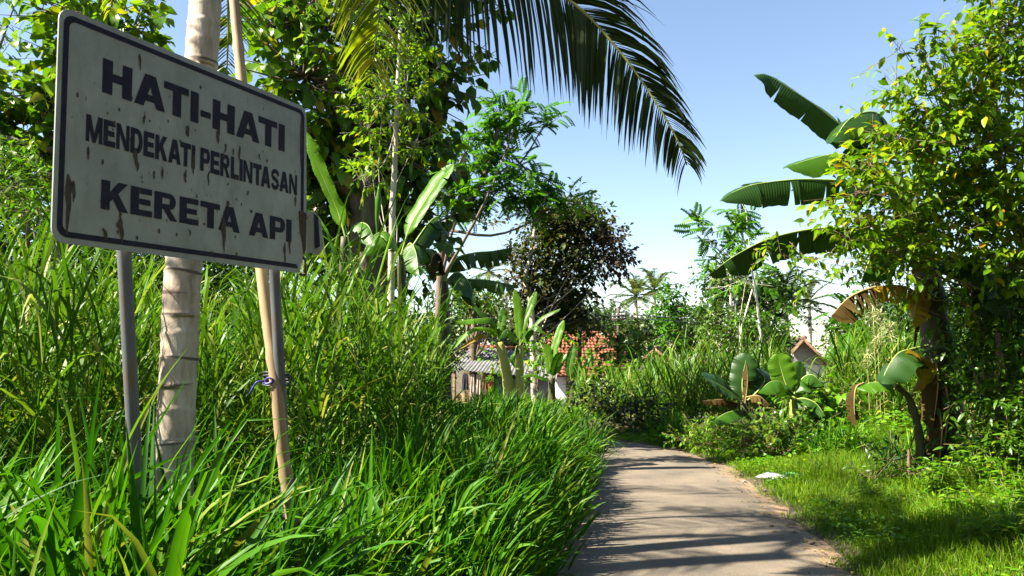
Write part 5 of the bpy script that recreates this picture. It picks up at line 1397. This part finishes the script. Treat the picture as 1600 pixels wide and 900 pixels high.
for px, w, hgt, m, lab in ((727, .28, .62, 'darkcloth', 'dark garment hanging leftmost under the grey roof'), (738, .24, .75, 'creamcloth', 'pale garment hanging under the grey roof'), (748, .26, .8, 'creamcloth', 'pale long garment hanging in the middle under the grey roof'), (757, .22, .6, 'wood', 'brown garment hanging under the grey roof'), (766, .26, .7, 'redcloth', 'red garment hanging rightmost under the grey roof')):
    top = P(px, 584, Yh - .05); n_ = 9
    u = np.linspace(-1, 1, n_); rows = []
    for f in np.linspace(0, 1, 6):
        rows.append(np.c_[top[0] + u * w * (.35 + .15 * f), top[1] + .03 * np.sin(u * 7 + f * 2) * f, np.full(n_, top[2] - hgt * f) - .03 * np.abs(u) * (f < .1)])
    V = np.vstack(rows); i_ = np.arange(5)[:, None] * n_; j_ = np.arange(n_ - 1)[None]
    Q_ = np.stack([i_ + j_, i_ + j_ + 1, i_ + n_ + j_ + 1, i_ + n_ + j_], -1).reshape(-1, 4)
    V2 = V + [0, .012, 0]
    o = mk('garment', np.vstack([V, V2]), [Q_, Q_[:, ::-1] + len(V)], MAT[m]); tag(o, lab, 'garment', 'garments hanging in the shack')
b = Buf(); b.add(*tube([P(716, 583.5, Yh - .04), P(742, 584, Yh - .04), P(772, 584, Yh - .04)], .008, 5)); tag(b.build('clothes_line', MAT['wire']), 'thin clothes line under the grey roof', 'line')

# house with the red tiled roof
Yr = 40.0
hx0 = P(868, 520, Yr)[0]; hx1 = P(962, 520, Yr + 3)[0]
zr = P(910, 521, Yr + 3)[2]; ze = P(910, 588, Yr)[2]; gh = GZ(hx0, Yr)
hs = thing('house', ((hx0 + hx1) / 2, Yr + 3, gh), 'house with red clay tiled roof behind the utility pole', 'house')
ex1 = P(990, 588, Yr)[0]
o = tile_roof((hx0 - .7, Yr, ze), (ex1, Yr, ze), (hx1, Yr + 3, zr), (hx0 - .2, Yr + 3, zr), .23, .27, .05, .05).build('roof_tiles', MAT['tile'], hs); o["kind"] = "stuff"
o = tile_roof((ex1, Yr + 6, ze), (hx0 - .7, Yr + 6, ze), (hx0 - .2, Yr + 3, zr), (hx1, Yr + 3, zr), .23, .27, .05, .05).build('roof_tiles', MAT['tile'], hs); o["kind"] = "stuff"
b = Buf(); b.add(*tube([(hx0 - .3, Yr + 3, zr + .03), (hx1 + .05, Yr + 3, zr + .03)], .10, 8)); b.build('ridge_cap', MAT['tile'], hs)
b = Buf(); b.add(*tube([(hx1, Yr + 3, zr + .03), (ex1, Yr, ze + .06)], .10, 8)); b.build('hip_cap', MAT['tile'], hs)
wallbox(hs, hx0 - .3, ex1 - .5, Yr + .7, gh, ze + .1, MAT['concrete'], 'wall', .2)
wallbox(hs, hx0 - .3, ex1 - .5, Yr + 5.3, gh, ze + .1, MAT['concrete'], 'wall', .2)
b = Buf(); b.add(*box((ex1 - .6, Yr + 3, (gh + ze) / 2), (.2, 4.4, ze - gh))); b.build('wall', MAT['concrete'], hs)
for wx in (.25, .6):
    cx = hx0 + (ex1 - hx0) * wx
    b = Buf(); b.add(*box((cx, Yr + .585, gh + 1.15), (.9, .06, .9))); wf = b.build('window', MAT['wood'], hs)
    b = Buf(); b.add(*box((cx, Yr + .55, gh + 1.15), (.74, .03, .74))); b.build('pane', MAT['darkcloth'], wf)
b = Buf(); b.add(*quad_slab((hx0 - .6, Yr + .03, ze - .05), (ex1 - .05, Yr + .03, ze - .05), (ex1 - .05, Yr + .03, ze + .06), (hx0 - .6, Yr + .03, ze + .06), .04)); b.build('fascia', MAT['wood'], hs)
# low white wall seen through the weeds
b = Buf()
p0 = P(922, 604, 33); p1 = P(958, 604, 33)
wl_ = thing('low_wall', ((p0[0] + p1[0]) / 2, 33, GZ(p0[0], 33)), 'low whitewashed wall showing through the weeds below the red roof', 'wall')
wallbox(wl_, p0[0], p1[0], 33, GZ(p0[0], 33), P(930, 594, 33)[2], MAT['concrete'], 'wall', .15)
wallbox(wl_, p0[0] - .04, p1[0] + .04, 33, P(930, 594, 33)[2] + .003, P(930, 592, 33)[2] + .02, MAT['concrete'], 'coping', .22)

def gable_house(label, apex, left, right, Y, depth, yaw, roofmat, wallmat, gmat, name='house'):
    """gable end towards the viewer; apex, left and right eave given as photo pixels"""
    A = P(*apex, Y); Lp = P(*left, Y); Rp = P(*right, Y)
    g = GZ(A[0], Y)
    t = thing(name, (A[0], Y + depth / 2, g), label, name)
    dv = np.array([math.sin(yaw), math.cos(yaw), 0]) * depth
    for q, fl_ in ((Lp, False), (Rp, True)):
        e0_, e1_, r0_, r1_ = q, q + dv, A, A + dv
        args = (e1_, e0_, r0_, r1_) if not fl_ else (e0_, e1_, r1_, r0_)
        o = tile_roof(*args, .23, .27, .045, .045).build('roof_tiles', MAT[roofmat], t); o["kind"] = "stuff"
        d_ = norm(q - A); up_ = np.array([0, 0, .10])
        b = Buf(); b.add(*quad_slab(A - dv * .012 + up_ * .3, q - dv * .012 + up_ * .3, q - dv * .012 - up_, A - dv * .012 - up_ * 1.2, .05)); b.build('bargeboard', MAT['wood'], t)
    b = Buf(); b.add(*tube([A + [0, 0, .06] - dv * .01, A + dv + [0, 0, .06]], .1, 8)); b.build('ridge_cap', MAT[roofmat], t)
    wl0 = A + (Lp - A) * .82 + dv * .08; wr0 = A + (Rp - A) * .82 + dv * .08; ap = A + dv * .08 - [0, 0, .1]
    zz = min(wl0[2], wr0[2]) - .1
    wl0[2] -= .1; wr0[2] -= .1
    V = np.array([[wl0[0], wl0[1], g], [wr0[0], wr0[1], g], [wr0[0], wr0[1], zz], [wl0[0], wl0[1], zz]]); V = np.vstack([V, V + dv * .8])
    b = Buf(); b.add(V, np.array([[0, 1, 2, 3], [5, 4, 7, 6], [4, 0, 3, 7], [1, 5, 6, 2]])); b.build('wall', MAT[wallmat], t, smooth=False)
    V = np.array([[wl0[0], wl0[1], zz + .01], [wr0[0], wr0[1], zz + .01], wr0, ap, wl0]); V[:, :2] += dv[:2] * -.004; V = np.vstack([V, V + dv * .03])
    b = Buf(); b.add(V, [np.array([[0, 1, 2], [0, 2, 3], [0, 3, 4], [7, 6, 5], [8, 7, 5], [9, 8, 5]])]); b.build('gable', MAT[gmat], t, smooth=False)
    wx = (wl0 + wr0) / 2
    b = Buf(); b.add(*box((wx[0], wx[1] - .03, g + 1.2), (.8, .08, .9))); wf = b.build('window', MAT['wood'], t)
    b = Buf(); b.add(*box((wx[0], wx[1] - .08, g + 1.2), (.64, .03, .74))); b.build('pane', MAT['darkcloth'], wf)
    return t
gable_house('white-walled house with brown tiled gable half hidden in the cane grass', (1257, 530), (1238, 551), (1298, 574), 30, 6, .30, 'browntile', 'concrete', 'greywall')
gable_house('small brown-roofed hut peeking above the cane grass left of centre', (1024, 545), (1004, 562), (1050, 566), 34, 3.5, .25, 'browntile', 'darkwood', 'wood', 'hut')
gable_house('dark roof corner left of the white-trunked young tree', (1092, 558), (1072, 572), (1112, 574), 31, 3, .2, 'asbestos', 'greywall', 'greywall', 'hut')

# ------------------------------------------------------------------ utility poles and wires
def upole(label, px, py, Y, r, lamp=False):
    top = P(px, py, Y); g = GZ(top[0], Y)
    t = thing('utility_pole', (top[0], Y, g), label, 'utility pole', 'utility poles')
    b = Buf(); b.add(*tube(np.linspace([top[0], Y, g - .3], top, 12), np.linspace(r * 1.25, r, 12), 10)); b.build('pole', MAT['poledark'], t)
    for dz in (.45, .62):
        b = Buf(); b.add(*box((top[0], Y - r - .03, top[2] - dz), (.7, .07, .08))); ca = b.build('crossarm', MAT['poledark'], t)
        for sx in (-.3, -.1, .1, .3):
            b = Buf(); b.add(*tube([(top[0] + sx, Y - r - .03, top[2] - dz + .03), (top[0] + sx, Y - r - .03, top[2] - dz + .07), (top[0] + sx, Y - r - .03, top[2] - dz + .13)], [.02, .04, .025], 7)); b.build('insulator', MAT['porcelain'], ca)
    b = Buf(); b.add(*tube([(top[0], Y, top[2]), (top[0], Y, top[2] + .10)], [r * 1.1, r * .7], 9)); b.build('cap', MAT['porcelain'], t)
    if lamp:
        arm = spline([(top[0], Y, top[2] - .12), (top[0] - .15, Y - .1, top[2] + .02), (top[0] - .34, Y - .2, top[2] + .03)], 8)
        b = Buf(); b.add(*tube(arm, .02, 6)); ar = b.build('lamp_arm', MAT['steel'], t)
        aa = np.linspace(-1.45, 1.45, 9); c = np.array([top[0] - .46, Y - .24, top[2] + .03])
        b = Buf(); b.add(*tube(c + np.c_[np.sin(aa) * .22, np.sin(aa) * .06, np.zeros(9)], np.cos(aa) * .07 + .004, 9)); b.build('lamp_head', MAT['creamcloth'], ar)
        b = Buf(); b.add(*box((top[0] + .02, Y - r - .06, top[2] - .95), (.26, .12, .22))); b.build('meter_box', MAT['porcelain'], t)
    return top
t1 = upole('slim dark utility pole with street lamp in front of the red roof', 905, 471, 27, .07, True)
t2 = upole('brown utility pole with crossarms left of the two sunlit palms', 966, 480, 40, .09)
def wire(a, c, sag, label, r=.010):
    pts = np.linspace(a, c, 20); f = np.linspace(0, 1, 20); pts[:, 2] -= sag * 4 * f * (1 - f)
    b = Buf(); b.add(*tube(pts, r, 4)); tag(b.build('power_line', MAT['wire']), label, 'power line', 'power lines')
for k, dz in enumerate((-.35, -.5)):
    for q, sx in enumerate((-.3, .3)):
        hi = 'upper' if k == 0 else 'lower'; sd_ = ('left' if q == 0 else 'right')
        wire(t1 + [sx, -.1, dz], P(640, 545 + 6 * k + 2 * q, 19), .25, f'{hi} {sd_}-hand power line running left from the lamp pole across the bananas', .008)
        wire(t1 + [sx, -.1, dz], t2 + [sx, -.1, dz], .15, f'{hi} {sd_}-hand power line between the two utility poles', .009)
        wire(t2 + [sx, -.1, dz], P(1480, 486 + 10 * k + 3 * q, 38), .35, f'{hi} {sd_}-hand power line running right above the cane grass', .011)

# ------------------------------------------------------------------ litter by the lane
def crumple(name, label, cat, px, py, lx, ly, lz, mat, yaw, n=11):
    c = P(px, py, 9.6); c[2] = GZ(c[0], c[1]) + .02 + lz * .5
    c[1] = 9.6
    V, fs = tube(np.c_[np.linspace(-1, 1, n), np.zeros(n), np.zeros(n)], np.sqrt(np.maximum(.03, 1 - np.linspace(-1, 1, n) ** 2)), 10)
    V = V * (1 + rng.normal(0, .16, V.shape)) * np.array([lx, ly, lz]) * .5
    R = np.array([[math.cos(yaw), -math.sin(yaw), 0], [math.sin(yaw), math.cos(yaw), 0], [0, 0, 1]])
    return tag(mk(name, V @ R.T + c, fs, mat, smooth=False), label, cat)
crumple('plastic_bag', 'crumpled white plastic bag lying on the grass by the lane', 'plastic bag', 1206, 743, .30, .14, .09, MAT['plastic'], -.3)
crumple('plastic_scrap', 'small white plastic scrap at the lane edge left of the bag', 'litter', 1162, 735, .08, .06, .03, MAT['plastic'], .6)
c = P(1239, 745, 9.7); c[2] = GZ(c[0], c[1]) + .055
bt = thing('plastic_bottle', c - [0, 0, .035], 'green plastic bottle lying in the grass right of the white bag', 'bottle')
ax = norm(np.array([.95, -.3, .05]))
prof = [(-.11, .004), (-.108, .03), (-.09, .033), (.03, .033), (.07, .024), (.09, .013), (.105, .012)]
b = Buf(); b.add(*tube([c + ax * p for p, q in prof], [q for p, q in prof], 12)); b.build('body', MAT['green'], bt)
b = Buf(); b.add(*tube([c + ax * .106, c + ax * .124], [.015, .015], 10)); b.build('cap', MAT['plastic'], bt)
k = 0
for px, py, r_ in ((1196, 766, .035), (1205, 820, .022), (1268, 846, .028), (1180, 752, .02)):
    Yq = 1.55 * FPX / (py - HORIZON); c = P(px, py, Yq)
    V = norm(rng.normal(0, 1, (26, 3))); 
    aa = np.linspace(-1.4, 1.4, 7)
    V, fs = tube(np.c_[np.sin(aa), np.zeros(7), np.zeros(7)], np.cos(aa), 8)
    V = V * (1 + rng.normal(0, .1, V.shape)) * [r_, r_ * .8, r_ * .5]
    tag(mk('stone', V + [c[0], c[1], .035], fs, MAT['bark'], smooth=False), ['brownish stone at the lane edge below the white bag', 'small stone on the right lane edge in the shadow band', 'stone at the right lane edge near the bottom', 'pebble at the lane edge left of the brownish stone'][k], 'stone', 'stones along the lane edge'); k += 1
